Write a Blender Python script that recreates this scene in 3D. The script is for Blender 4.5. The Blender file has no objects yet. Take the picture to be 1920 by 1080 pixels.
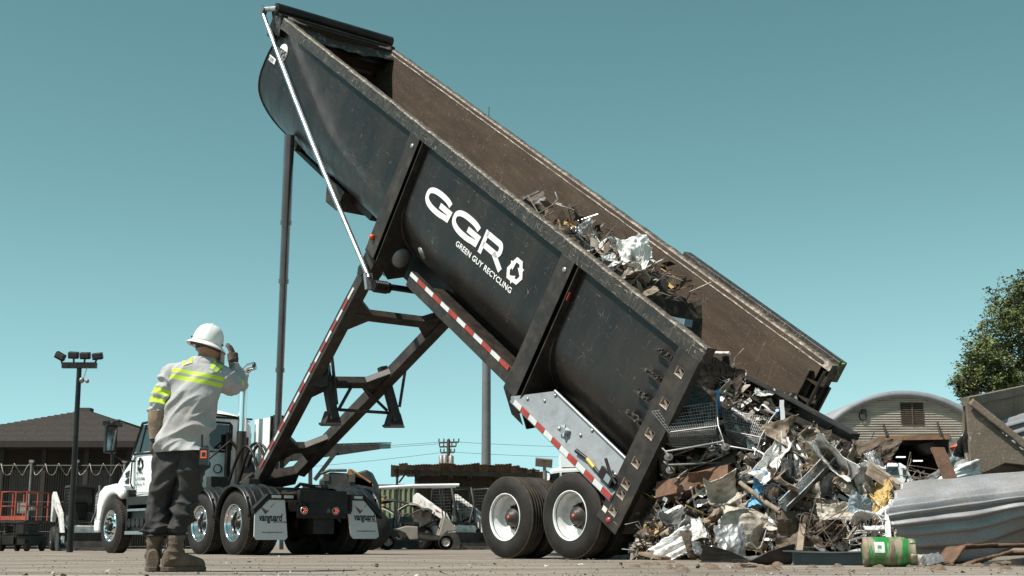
import bpy, bmesh, math, random
from mathutils import Vector as V, Matrix, noise
from math import sin, cos, pi, radians as rad, atan2, sqrt
S = bpy.context.scene
C = S.collection
# ---------------------------------------------------------------- camera
F, HOR, CH = 2460.0, 1019.3, 0.19
TH = math.atan((HOR - 540) / F)
cd = bpy.data.cameras.new('camera'); cam = bpy.data.objects.new('camera', cd); C.objects.link(cam)
cam.location = (0, 0, CH); cam.rotation_euler = (pi / 2 + TH, 0, 0)
cd.sensor_fit = 'HORIZONTAL'; cd.sensor_width = 36; cd.lens = 36 * F / 1920
cd.clip_start = 0.1; cd.clip_end = 5000
S.camera = cam
CO = V((0, 0, CH)); ct, st = cos(TH), sin(TH)
def ray(px, py):
    x = (px - 960) / F; v = -(py - 540) / F
    return V((x, ct - v * st, st + v * ct))
def at(px, py, Y):
    d = ray(px, py); return CO + d * (Y / d.y)
def onpl(px, py, P0, n):
    d = ray(px, py); return CO + d * ((P0 - CO).dot(n) / d.dot(n))
# ---------------------------------------------------------------- trailer frame (fitted)
PSI, AL = rad(40.1326), rad(35.938)
ah = V((-sin(PSI), cos(PSI), 0)); NV = V((cos(PSI), sin(PSI), 0))
UV = ah * cos(AL) + V((0, 0, sin(AL))); DV = ah * sin(AL) - V((0, 0, cos(AL)))
TA = V((2.2106, 14.727, 2.3707)); TL, TW, THt = 12.107, 2.493, 2.56
def T(u, v, w): return TA + UV * u + NV * v + DV * w
# ---------------------------------------------------------------- world and sun
SUN = (UV * .82 - DV - NV * .85).normalized()
EL = math.asin(SUN.z); AZ = atan2(SUN.x, SUN.y)
wd = bpy.data.worlds.new('World'); S.world = wd; wd.use_nodes = True
nt = wd.node_tree; bg = nt.nodes['Background']
sk = nt.nodes.new('ShaderNodeTexSky'); sk.sky_type = 'NISHITA'; sk.sun_disc = False
sk.sun_elevation = EL; sk.sun_rotation = AZ
sk.air_density = 1.0; sk.dust_density = 1.0; sk.ozone_density = 1.0
bw = nt.nodes.new('ShaderNodeRGBToBW'); nt.links.new(sk.outputs[0], bw.inputs[0])
mr_ = nt.nodes.new('ShaderNodeMapRange'); mr_.inputs[1].default_value = 1.6; mr_.inputs[2].default_value = 6.5; nt.links.new(bw.outputs[0], mr_.inputs[0])
tn = nt.nodes.new('ShaderNodeMix'); tn.data_type = 'RGBA'; nt.links.new(mr_.outputs[0], tn.inputs[0])
tn.inputs[6].default_value = (.43, 1.0, 1.15, 1); tn.inputs[7].default_value = (.62, 1.0, 1.00, 1)     # clear air graded to the teal of the photograph
vm = nt.nodes.new('ShaderNodeVectorMath'); vm.operation = 'SCALE'; nt.links.new(tn.outputs[2], vm.inputs[0]); nt.links.new(bw.outputs[0], vm.inputs['Scale']); tcs = nt.nodes.new('ShaderNodeTexCoord'); sx_ = nt.nodes.new('ShaderNodeSeparateXYZ'); nt.links.new(tcs.outputs['Generated'], sx_.inputs[0])
rp_ = nt.nodes.new('ShaderNodeValToRGB'); nt.links.new(sx_.outputs[2], rp_.inputs[0])       # paler air towards the horizon
for i_, (p_, v_) in enumerate(((0., .41), (.12, .355), (.28, .315), (.42, .30))):
    e_ = rp_.color_ramp.elements[i_] if i_ < 2 else rp_.color_ramp.elements.new(p_)
    e_.position = p_; e_.color = (v_, v_, v_, 1)
v2 = nt.nodes.new('ShaderNodeVectorMath'); v2.operation = 'MULTIPLY'; nt.links.new(vm.outputs[0], v2.inputs[0]); nt.links.new(rp_.outputs[0], v2.inputs[1])
v3 = nt.nodes.new('ShaderNodeVectorMath'); v3.operation = 'SCALE'; v3.inputs['Scale'].default_value = 3.; nt.links.new(v2.outputs[0], v3.inputs[0]); nt.links.new(v3.outputs[0], bg.inputs[0])
bg.inputs[1].default_value = 0.1
sl = bpy.data.lights.new('sun', 'SUN'); sl.energy = 4.8; sl.angle = rad(.5); sl.color = (1, .95, .88)
so = bpy.data.objects.new('sun', sl); C.objects.link(so); so.rotation_euler = SUN.to_track_quat('Z', 'Y').to_euler()
S.view_settings.view_transform = 'Standard'; S.view_settings.look = 'None'
S.view_settings.exposure = 0.55; S.view_settings.gamma = 1; S.view_settings.use_curve_mapping = False
S.render.engine = 'CYCLES'; S.cycles.max_bounces = 5
# ---------------------------------------------------------------- materials
def mat(name, col, rough=.6, metal=0., var=.25, scale=4., col2=None, mix=.5, scale2=2., edge=.12, bump=0., bscale=40., scr=0., scr_col=(.5, .47, .42), scr_scale=3., stretch=(1, 1, 1), spec=.5, emit=None, coat=0., rvar=0.):
    m = bpy.data.materials.new(name); m.use_nodes = True
    t = m.node_tree; N = t.nodes; L = t.links; b = N['Principled BSDF']
    tc = N.new('ShaderNodeTexCoord'); mp = N.new('ShaderNodeMapping'); L.new(tc.outputs['Object'], mp.inputs[0]); mp.inputs['Scale'].default_value = stretch
    def noi(s, d=4., src=mp, r=.6):
        n = N.new('ShaderNodeTexNoise'); n.inputs['Scale'].default_value = s; n.inputs['Detail'].default_value = d; n.inputs['Roughness'].default_value = r
        L.new(src.outputs[0], n.inputs['Vector']); return n
    def mth(op, a, bb=None, c=None):
        n = N.new('ShaderNodeMath'); n.operation = op
        for i, x in enumerate((a, bb, c)):
            if x is None: continue
            if isinstance(x, (int, float)): n.inputs[i].default_value = x
            else: L.new(x, n.inputs[i])
        return n.outputs[0]
    def mx(f, a, bb, mode='MIX'):
        n = N.new('ShaderNodeMix'); n.data_type = 'RGBA'; n.blend_type = mode
        for i, x in ((0, f), (6, a), (7, bb)):
            if isinstance(x, (int, float)): n.inputs[i].default_value = x
            elif isinstance(x, tuple): n.inputs[i].default_value = (*x, 1)
            else: L.new(x, n.inputs[i])
        return n.outputs[2]
    n1 = noi(scale)
    lo = tuple(c * (1 - var) for c in col); hi = tuple(min(1, c * (1 + var)) for c in col)
    mr = N.new('ShaderNodeMapRange'); mr.inputs[1].default_value = .3; mr.inputs[2].default_value = .7; L.new(n1.outputs[0], mr.inputs[0])
    c = mx(mr.outputs[0], lo, hi)
    if col2 is not None:
        n2 = noi(scale2, 6., r=.65)
        m2 = N.new('ShaderNodeMapRange'); m2.inputs[1].default_value = 1 - mix - edge; m2.inputs[2].default_value = 1 - mix + edge; L.new(n2.outputs[0], m2.inputs[0])
        c = mx(m2.outputs[0], c, col2)
    if scr > 0:
        tot = None
        for (sx, sc, dr) in (((5.5, 1, .3), 1.0, .8), ((.4, 1, 4.5), 1.4, .5), ((1.3, 1.2, .8), 1.5, 1.2)):
            mp2 = N.new('ShaderNodeMapping'); L.new(tc.outputs['Object'], mp2.inputs[0]); mp2.inputs['Scale'].default_value = sx; mp2.inputs['Location'].default_value = (sc * 3, dr, 2); mp2.inputs['Rotation'].default_value = (0, sc * .6, 0)
            nn = noi(scr_scale * sc, dr, mp2)
            line = mth('LESS_THAN', mth('ABSOLUTE', mth('SUBTRACT', nn.outputs[0], .5)), .0008 * scr_scale * sc)
            nb = noi(scr_scale * sc * 1.7, 2., mp2)
            msk = mth('GREATER_THAN', nb.outputs[0], .62 - .14 * scr)
            o = mth('MULTIPLY', line, msk); tot = o if tot is None else mth('MAXIMUM', tot, o)
        c = mx(mth('MULTIPLY', tot, min(1, .35 + scr * .5)), c, scr_col)
    L.new(c, b.inputs['Base Color'])
    b.inputs['Metallic'].default_value = metal; b.inputs['Specular IOR Level'].default_value = spec
    if rvar: 
        q = N.new('ShaderNodeMapRange'); q.inputs[1].default_value = .3; q.inputs[2].default_value = .7; q.inputs[3].default_value = rough - rvar; q.inputs[4].default_value = rough + rvar
        L.new(noi(scale * 2.3).outputs[0], q.inputs[0]); L.new(q.outputs[0], b.inputs['Roughness'])
    else: b.inputs['Roughness'].default_value = rough
    b.inputs['Coat Weight'].default_value = coat
    if bump:
        bp = N.new('ShaderNodeBump'); bp.inputs['Strength'].default_value = min(1, bump); bp.inputs['Distance'].default_value = .02
        L.new(noi(bscale, 5.).outputs[0], bp.inputs['Height']); L.new(bp.outputs[0], b.inputs['Normal'])
    if emit:
        b.inputs['Emission Color'].default_value = (*emit[0], 1); b.inputs['Emission Strength'].default_value = emit[1]
    return m
# ---------------------------------------------------------------- mesh builder
class MB:
    def __init__(s): s.v = []; s.f = []; s.m = []; s.sm = []
    def add(s, vs, fs, m=0, sm=False):
        o = len(s.v); s.v += [V(p) for p in vs]
        for f in fs: s.f.append([i + o for i in f]); s.m.append(m); s.sm.append(sm)
        return s
    def box(s, c, d, m=0, R=None):
        c = V(c); pts = []
        for i in range(8):
            q = V(((i & 1) - .5, ((i >> 1) & 1) - .5, ((i >> 2) & 1) - .5)); q = V((q.x * d[0], q.y * d[1], q.z * d[2]))
            pts.append(c + (R @ q if R else q))
        return s.add(pts, [(0, 2, 3, 1), (4, 5, 7, 6), (0, 1, 5, 4), (2, 6, 7, 3), (0, 4, 6, 2), (1, 3, 7, 5)], m)
    def b2(s, lo, hi, m=0):
        return s.box([(a + b) / 2 for a, b in zip(lo, hi)], [abs(b - a) for a, b in zip(lo, hi)], m)
    def bar(s, p, q, w, h, up=(0, 0, 1), m=0):
        p, q, up = V(p), V(q), V(up); d = (q - p); l = d.length; d.normalize()
        x = d.cross(up)
        if x.length < 1e-4: x = d.cross(V((1, 0, 0)))
        x.normalize(); z = x.cross(d)
        return s.box((p + q) / 2, (w, l, h), m, Matrix((x, d, z)).transposed())
    def tube(s, pts, r, n=8, m=0, cap=True, sm=True, closed=False):
        pts = [V(p) for p in pts]; k = len(pts); rs = r if isinstance(r, (list, tuple)) else [r] * k
        vs = []; x = None
        for i, p in enumerate(pts):
            d = (pts[(i + 1) % k] - pts[i - 1]) if closed else (pts[min(i + 1, k - 1)] - pts[max(i - 1, 0)])
            if d.length < 1e-9: d = V((0, 0, 1))
            d.normalize()
            if x is None:
                x = d.cross(V((0, 0, 1)))
                if x.length < .1: x = d.cross(V((1, 0, 0)))
            else: x = x - d * x.dot(d)
            if x.length < 1e-6: x = d.orthogonal()
            x.normalize(); y = d.cross(x)
            vs += [p + (x * cos(2 * pi * j / n) + y * sin(2 * pi * j / n)) * rs[i] for j in range(n)]
        fs = []
        for i in range(k if closed else k - 1):
            a, b = i * n, ((i + 1) % k) * n
            fs += [(a + j, a + (j + 1) % n, b + (j + 1) % n, b + j) for j in range(n)]
        s.add(vs, fs, m, sm)
        if cap and not closed:
            s.add(vs[:n], [tuple(range(n))[::-1]], m); s.add(vs[-n:], [tuple(range(n))], m)
        return s
    def lathe(s, prof, o, ax, n=32, m=0, sm=True, ref=None):
        o, ax = V(o), V(ax).normalized(); x = ax.orthogonal().normalized() if ref is None else V(ref); y = ax.cross(x)
        vs = [o + ax * z + (x * cos(2 * pi * j / n) + y * sin(2 * pi * j / n)) * r for r, z in prof for j in range(n)]
        fs = [(i * n + j, i * n + (j + 1) % n, (i + 1) * n + (j + 1) % n, (i + 1) * n + j) for i in range(len(prof) - 1) for j in range(n)]
        return s.add(vs, fs, m, sm)
    def prism(s, poly, ext, m=0):
        poly = [V(p) for p in poly]; ext = V(ext); n = len(poly)
        vs = poly + [p + ext for p in poly]
        return s.add(vs, [tuple(range(n))[::-1], tuple(range(n, 2 * n))] + [(i, (i + 1) % n, n + (i + 1) % n, n + i) for i in range(n)], m)
    def grid(s, nu, nv, fn, m=0, sm=True, wrap=False):
        vs = [fn(i / (nu - (0 if wrap else 1)), j / (nv - 1)) for i in range(nu) for j in range(nv)]
        fs = [(i * nv + j, ((i + 1) % nu) * nv + j, ((i + 1) % nu) * nv + j + 1, i * nv + j + 1) for i in range(nu if wrap else nu - 1) for j in range(nv - 1)]
        return s.add(vs, fs, m, sm)
    def sphere(s, c, r, n=12, m=0, sc=(1, 1, 1)):
        c = V(c); k = n // 2
        return s.grid(n, k + 1, lambda a, b: c + V((sin(pi * b) * cos(2 * pi * a) * r * sc[0], sin(pi * b) * sin(2 * pi * a) * r * sc[1], cos(pi * b) * r * sc[2])), m, True, True)
    def build(s, name, mats, parent=None, fr=None, bev=0., sol=0., fix=True):
        me = bpy.data.meshes.new(name); me.from_pydata([tuple(p) for p in s.v], [], s.f)
        for m in (mats if isinstance(mats, (list, tuple)) else [mats]): me.materials.append(m)
        me.polygons.foreach_set('material_index', s.m); me.polygons.foreach_set('use_smooth', s.sm)
        if fix:
            b = bmesh.new(); b.from_mesh(me); bmesh.ops.recalc_face_normals(b, faces=b.faces); b.to_mesh(me); b.free()
        me.update()
        o = bpy.data.objects.new(name, me); C.objects.link(o)
        place(o, parent, fr)
        if bev:
            q = o.modifiers.new('bevel', 'BEVEL'); q.width = bev; q.segments = 2; q.limit_method = 'ANGLE'; q.angle_limit = rad(40); q.harden_normals = False
        if sol:
            q = o.modifiers.new('solid', 'SOLIDIFY'); q.thickness = sol; q.offset = 0
        return o
WM = {}
def place(o, parent, fr):
    fr = fr if fr is not None else (WM[parent.name] if parent else Matrix.Identity(4))
    if parent:
        o.parent = parent; o.matrix_basis = WM[parent.name].inverted() @ fr
    else: o.matrix_basis = fr
    WM[o.name] = fr
def tag(o, label, cat, group=None, kind=None):
    if label: o['label'] = label
    if cat: o['category'] = cat
    if group: o['group'] = group
    if kind: o['kind'] = kind
    return o
def thing(name, label, cat, loc=(0, 0, 0), rz=0., group=None, M=None):
    o = bpy.data.objects.new(name, None); C.objects.link(o); o.empty_display_size = .2
    o.matrix_basis = M if M is not None else Matrix.Translation(V(loc)) @ Matrix.Rotation(rz, 4, 'Z')
    WM[o.name] = o.matrix_basis.copy()
    return tag(o, label, cat, group)
def copy_tree(o, parent=None, M=None):
    c = o.copy(); C.objects.link(c)
    if parent: c.parent = parent
    if M is not None: c.matrix_basis = M
    for ch in list(o.children): copy_tree(ch, c)
    return c
def text(body, size, fr, m, parent, name='lettering', xs=1., bold=0., align='LEFT', depth=.001, shear=0., sp=1.):
    cu = bpy.data.curves.new('t', 'FONT'); cu.body = body; cu.size = size; cu.offset = bold; cu.extrude = depth; cu.align_x = align; cu.shear = shear; cu.space_character = sp; cu.resolution_u = 4
    t = bpy.data.objects.new('t', cu); C.objects.link(t)
    dg = bpy.context.evaluated_depsgraph_get()
    me = bpy.data.meshes.new_from_object(t.evaluated_get(dg)); bpy.data.objects.remove(t)
    me.transform(Matrix.Diagonal((xs, 1, 1, 1))); me.materials.clear(); me.materials.append(m)
    o = bpy.data.objects.new(name, me); C.objects.link(o); place(o, parent, fr); return o
def basis(o, x, y, z=None):
    x, y = V(x), V(y); z = x.cross(y) if z is None else V(z)
    M = Matrix((x, y, z)).transposed().to_4x4(); M.translation = V(o); return M
def stroke(mb, pts, wd, th=.004, m=0):
    P = [V((p[0], p[1], 0)) for p in pts]; n = len(P); Lp, Rp = [], []
    for i in range(n):
        d1 = (P[i] - P[i - 1]).normalized() if i else (P[1] - P[0]).normalized()
        d2 = (P[i + 1] - P[i]).normalized() if i < n - 1 else d1
        n1 = V((-d1.y, d1.x, 0)); n2 = V((-d2.y, d2.x, 0)); mm = (n1 + n2).normalized(); k = wd / 2 / max(.35, mm.dot(n1))
        Lp.append(P[i] + mm * k); Rp.append(P[i] - mm * k)
    vs = Lp + Rp; vs += [p + V((0, 0, th)) for p in vs]; fs = []
    for i in range(n - 1):
        fs += [(i, i + 1, n + i + 1, n + i), (2 * n + i, 3 * n + i, 3 * n + i + 1, 2 * n + i + 1), (i, 2 * n + i, 2 * n + i + 1, i + 1), (n + i, n + i + 1, 3 * n + i + 1, 3 * n + i)]
    fs += [(0, n, 3 * n, 2 * n), (n - 1, 3 * n - 1, 4 * n - 1, 2 * n - 1)]
    mb.add(vs, fs, m)
# palette
BLK = mat('black_paint', (.008, .007, .0065), .42, spec=.3, var=.3, scale=3, col2=(.03, .023, .018), mix=.40, scale2=3, edge=.2)
STEEL = mat('dark_steel', (.024, .020, .018), .48, spec=.35, var=.3, scale=5, col2=(.06, .045, .034), mix=.42, scale2=4, bump=.1)
FRAME = mat('frame_steel', (.022, .018, .0165), .48, spec=.35, var=.3, scale=4, col2=(.065, .048, .035), mix=.4, scale2=5, edge=.2)
TUBM = mat('tub_paint', (.0125, .0112, .0115), .34, var=.3, scale=1.2, col2=(.034, .025, .019), mix=.38, scale2=1.5, edge=.25, scr=.40, scr_col=(.17, .16, .145), scr_scale=2.6, rvar=.10, spec=.34, stretch=(1.6, 1, .55), bump=.22, bscale=1.7)
RAILM = mat('rail_scraped', (.020, .0175, .016), .42, var=.4, scale=6, col2=(.06, .044, .032), mix=.40, scale2=7, edge=.2, scr=.85, scr_col=(.34, .29, .24), scr_scale=4)
RAILT = mat('rail_worn_top', (.07, .053, .04), .5, metal=.3, var=.4, scale=20, col2=(.32, .27, .22), mix=.42, scale2=14, edge=.15, bump=.5, bscale=40)
INSM = mat('tub_inside', (.092, .062, .042), .6, metal=.15, var=.4, scale=3, col2=(.042, .028, .019), mix=.48, scale2=1.6, edge=.3, stretch=(.5, 1, 2.2), scr=.6, scr_col=(.24, .18, .14), scr_scale=3, bump=.15, bscale=30)
CHROME = mat('chrome', (.75, .75, .76), .12, metal=1, var=.05, scale=2)
ALU = mat('brushed_aluminium', (.55, .56, .57), .34, metal=1, var=.25, scale=7, col2=(.36, .34, .32), mix=.4, scale2=5)
WHT = mat('white_paint', (.78, .78, .77), .35, var=.04, scale=2, coat=.3)
RIMW = mat('white_rim', (.66, .655, .65), .4, var=.08, scale=3, col2=(.36, .31, .27), mix=.38, scale2=4, edge=.15)
RUB = mat('tyre_rubber', (.0095, .0085, .008), .7, spec=.3, var=.3, scale=4, col2=(.028, .021, .016), mix=.4, scale2=5, edge=.25, bump=.08, bscale=60)
TREADM = mat('tyre_tread', (.033, .026, .020), .85, spec=.3, var=.3, scale=9, col2=(.07, .053, .04), mix=.45, scale2=8, edge=.2, bump=.2, bscale=80)
RED = mat('red_reflector', (.32, .035, .025), .35, var=.2, scale=9)
WREF = mat('white_reflector', (.55, .55, .54), .35, var=.1, scale=9)
LETW = mat('white_lettering', (.72, .70, .69), .5, var=.06, scale=4, col2=(.42, .39, .36), mix=.30, scale2=9, edge=.05, stretch=(2.5, 1, .5))
GLASS = mat('dark_glass', (.012, .014, .016), .06, var=.1, scale=2, spec=.7)
GREYP = mat('grey_panel', (.26, .265, .28), .4, metal=.35, var=.12, scale=4, col2=(.17, .165, .165), mix=.36, scale2=5, scr=.3, scr_col=(.4, .4, .4), scr_scale=6)
ORG = mat('amber_lens', (.6, .08, .02), .3, var=.1)
PLAST = mat('black_plastic', (.010, .010, .0105), .36, var=.2, scale=4, col2=(.024, .021, .018), mix=.4, scale2=6)
BOLT = mat('bolt_steel', (.45, .45, .46), .35, metal=.8, var=.1)
# ---------------------------------------------------------------- ground
gm = mat('dusty_ground', (.215, .175, .142), .95, var=.22, scale=.6, col2=(.105, .082, .064), mix=.45, scale2=1.3, edge=.14, bump=.7, bscale=7, stretch=(.35, 1.2, 1))
g = MB()
def gz(x, y): return .0 + .018 * (noise.noise(V((x * .5, y * .5, 0)))) * (1 if 6 < y < 60 else .3)
xs = [-1500, -400, -120, -40] + [-14 + i * .5 for i in range(57)] + [40, 120, 400, 1500]
ys = [-60, 0, 4] + [6 + i * .4 for i in range(60)] + [34, 40, 50, 70, 110, 200, 500, 1500, 4000]
g.grid(len(xs), len(ys), lambda a, b: V((xs[round(a * (len(xs) - 1))], ys[round(b * (len(ys) - 1))], gz(xs[round(a * (len(xs) - 1))], ys[round(b * (len(ys) - 1))]))))
tag(g.build('ground', gm), None, None, None, 'structure')
ap = MB(); ap.grid(30, 5, lambda a, b: V((-6 + 12 * a, 5.2 + 2.6 * b + .1 * sin(a * 9), .014 + .006 * sin(a * 7) * (1 - b) - .03 * max(0, b - .8))))
tag(ap.build('pavement', mat('pale_concrete', (.30, .275, .26), .9, var=.1, scale=3, col2=(.22, .19, .17), mix=.4, scale2=5)), None, None, None, 'structure')
gr = MB(); rnd = random.Random(5)
for i in range(2600):
    y = 7.2 + rnd.random() ** 2 * 12; x = rnd.uniform(-.42, .42) * y; r = rnd.uniform(.003, .012) * (2.2 if rnd.random() < .06 else 1)
    p = V((x, y, gz(x, y) + r * .3)); vs = [p + V((rnd.uniform(-1, 1) * r, rnd.uniform(-1, 1) * r, rnd.uniform(-.3, .9) * r)) for _ in range(5)]
    gr.add(vs, [(0, 1, 2), (0, 2, 3), (0, 3, 4), (1, 2, 4), (2, 3, 4), (0, 1, 4)], rnd.randrange(3))
tag(gr.build('gravel', [mat('gravel_brown', (.16, .115, .08), .9), mat('gravel_dark', (.07, .055, .045), .9), mat('gravel_pale', (.38, .34, .3), .9)]), None, None, None, 'stuff')
# ---------------------------------------------------------------- dump trailer
TUB = basis(TA, UV, NV, DV)                       # local (u, v, w): along, across, down
GF = basis(V((TA.x, TA.y, 0)), ah, -NV)           # ground frame of the trailer: x forward, y left, z up
trl = thing('dump_trailer', 'raised black dump trailer tipping its load of scrap behind the white truck', 'dump trailer', M=GF)
def sect(n, v0, w0, wb, top=0.02):
    P = [V((0, v0, top + (w0 - top) * i / 6)) for i in range(6)]
    hv = TW / 2 - v0
    P += [V((0, TW / 2 - hv * cos(pi * i / n), w0 + (wb - w0) * abs(sin(pi * i / n)) ** .9)) for i in range(n + 1)]
    P += [V((0, TW - v0, top + (w0 - top) * i / 6)) for i in range(5, -1, -1)]
    return P
so_, si_ = sect(28, .10, 1.12, 2.14), sect(28, .16, 1.10, 2.09)
def uf(w): return TL - .05 + .36 * max(0, sin(min(1, max(0, w / 2.2)) * pi)) - .45 * max(0, (w - 1.5) / .6) ** 1.5
m = MB(); n = len(so_); us = [.14, .6, 1.5, 2.6, 4, 5.5, 7, 8.5, 10, 11, None]
def su(u, p): return uf(p.z) if u is None else u
vs = [V((su(u, p), p.y, p.z)) for u in us for p in so_]
m.add(vs, [(i * n + j, i * n + j + 1, (i + 1) * n + j + 1, (i + 1) * n + j) for i in range(len(us) - 1) for j in range(n - 1)], 0, True)
body = m.build('tub_body', TUBM, trl, TUB, fix=False)
m = MB(); vs = [V((su(u, p) - .03 * (u is None), p.y, p.z)) for u in us for p in si_]
m.add(vs, [(i * n + j, i * n + j + 1, (i + 1) * n + j + 1, (i + 1) * n + j) for i in range(len(us) - 1) for j in range(n - 1)], 0, True)
m.build('tub_lining', INSM, trl, TUB, fix=False)
# front wall: outer and inner skin
m = MB()
for sec, off, mi in ((so_, 0, 0), (si_, -.035, 1)):
    h = len(sec) // 2
    L_ = [V((uf(p.z) + off, p.y, p.z)) for p in sec]
    rows = [(L_[i], L_[len(sec) - 1 - i]) for i in range(h + 1)]
    for i in range(h):
        m.grid(2, 9, lambda a, b: (rows[i][0].lerp(rows[i][1], b)) * (1 - a) + (rows[i + 1][0].lerp(rows[i + 1][1], b)) * a, mi)
for w in (.25, .55, .85, 1.15): m.b2((uf(w) - .12, .3, w), (uf(w) - .04, TW - .3, w + .07), 1)
m.build('front_wall', [TUBM, INSM], trl, TUB, fix=False)
# dust ledges: thin front edge band seen as a dark line
m = MB(); m.tube([V((uf(p.z) - .0, p.y, p.z)) for p in so_], .022, 6); m.build('front_edge', BLK, trl, TUB)
# top rails (worn): outer face, top
for s in (0, 1):
    m = MB(); rr = random.Random(3 + s); k = 90
    def rp(i, a): # ring a of the rail at station i
        u = .0 + (TL - .02) * i / (k - 1); j = lambda q: q * noise.noise(V((u * 2.1, q * 9 + s * 5, a)))
        pts = [(.0, .20), (.0, .022), (.016, .0), (.105, .0), (.125, .02), (.17, .09)]
        v, w = pts[a]; v += .010 * noise.noise(V((u * 3, a * 1.7, s))); w += (.014 if a in (1, 2, 3, 4) else .004) * noise.noise(V((u * 4.3, 7 + s, a * .4)))
        return V((u, v if s == 0 else TW - v, w))
    vs = [rp(i, a) for i in range(k) for a in range(6)]
    m.add(vs, [(i * 6 + a, i * 6 + a + 1, i * 6 + a + 7, i * 6 + a + 6) for i in range(k - 1) for a in (0,)], 0, True)
    m.add(vs, [(i * 6 + a, i * 6 + a + 1, i * 6 + a + 7, i * 6 + a + 6) for i in range(k - 1) for a in (1, 2, 3, 4)], 1, True)
    sy = (lambda v: v) if s == 0 else (lambda v: TW - v)
    m.b2((.0, sy(.003), .192), (TL - .03, sy(.105), .20), 0)
    m.b2((-.004, sy(.0), .0), (.0, sy(.16), .20), 0); m.b2((TL - .02, sy(0), 0), (TL - .012, sy(.15), .20), 0)
    m.build('top_rail', [RAILM, RAILT], trl, TUB, fix=False)
# side posts: full depth ribs following the round tub
def prof_w(v):  # outer tub skin depth at a given v
    hv = TW / 2 - .10; x = (TW / 2 - v) / hv; x = min(1, max(-1, x)); return 1.12 + 1.02 * max(0, 1 - x * x) ** .45
for u0 in (2.46, 6.66):
    for s in (0, 1):
        sy = (lambda v: v) if s == 0 else (lambda v: TW - v)
        poly = [(.004, .20), (.004, 2.22), (.34, 2.62 if u0 < 5 else 2.5), (.62, 2.55 if u0 < 5 else 2.42)] + [(v, prof_w(v) - .02) for v in (.62, .45, .3, .2, .15, .12, .11)] + [(.11, .20)]
        m = MB()
        for du, th in ((0, .02), (.37, .02)):  # two webs with a lip that follows the tub, open between them towards the rear
            m.prism([V((u0 + du, sy(v), w)) for v, w in poly], (th, 0, 0))
        m.b2((u0 + .10, sy(.0), .20), (u0 + .392, sy(.012), 2.22)); 
        m.prism([V((u0 + .10, sy(.0), 2.22)), V((u0 + .392, sy(.0), 2.22)), V((u0 + .392, sy(.34), 2.62 if u0 < 5 else 2.5)), V((u0 + .10, sy(.34), 2.62 if u0 < 5 else 2.5))], (0, 0, -.014))
        m.tube([V((u0 - .02, sy(v), prof_w(v) - .0)) for v in (.62, .5, .4, .3, .22, .17, .14, .125)] + [V((u0 - .02, sy(.12), w)) for w in (1.1, .8, .5, .3)], .022, 6)
        p = m.build('side_post', STEEL, trl, TUB, bev=.006)
        if s == 0:
            m = MB(); m.lathe([(0, 0), (.035, 0), (.035, .012)], (u0 + .22, -.012, .36), (0, 1, 0), 14); m.build('bolt', BOLT, p, TUB)
            if u0 > 5:
                m = MB()
                m.lathe([(0, 0), (.16, 0), (.16, .02)], (u0 - .024, .42, 2.1), (1, 0, 0), 26); m.build('cover_plate', GREYP, p, TUB)
                m = MB(); m.sphere((u0 + .3, -.03, 1.95), .045, 10); m.build('marker_lamp', ORG, p, TUB)
            else:
                m = MB(); m.box((u0 - .02, .03, .62), (.01, .03, .12)); m.build('reflector', RED, p, TUB)
# cover disc on tub
m = MB(); m.lathe([(0, 0), (.10, 0), (.10, .01)], (6.05, .30, 1.74), V((0, 1, -.75)), 22); m.build('cover_plate', GREYP, trl, TUB)
# lower rails with reflective tape
for s in (0, 1):
    sy = (lambda v: v) if s == 0 else (lambda v: TW - v)
    m = MB(); m.b2((2.85, sy(.02), 1.93), (5.75, sy(.12), 2.17)); m.b2((2.85, sy(.12), 2.08), (5.6, sy(.7), 2.17))
    r = m.build('lower_rail', FRAME, trl, TUB, bev=.008)
    m = MB()
    for i in range(12):
        u = 5.72 - i * .235; m.b2((u, sy(.004), 1.935), (u - .225, sy(.0165), 1.995), i % 2)
    m.build('reflective_tape', [WREF, RED], r, TUB)
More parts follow.
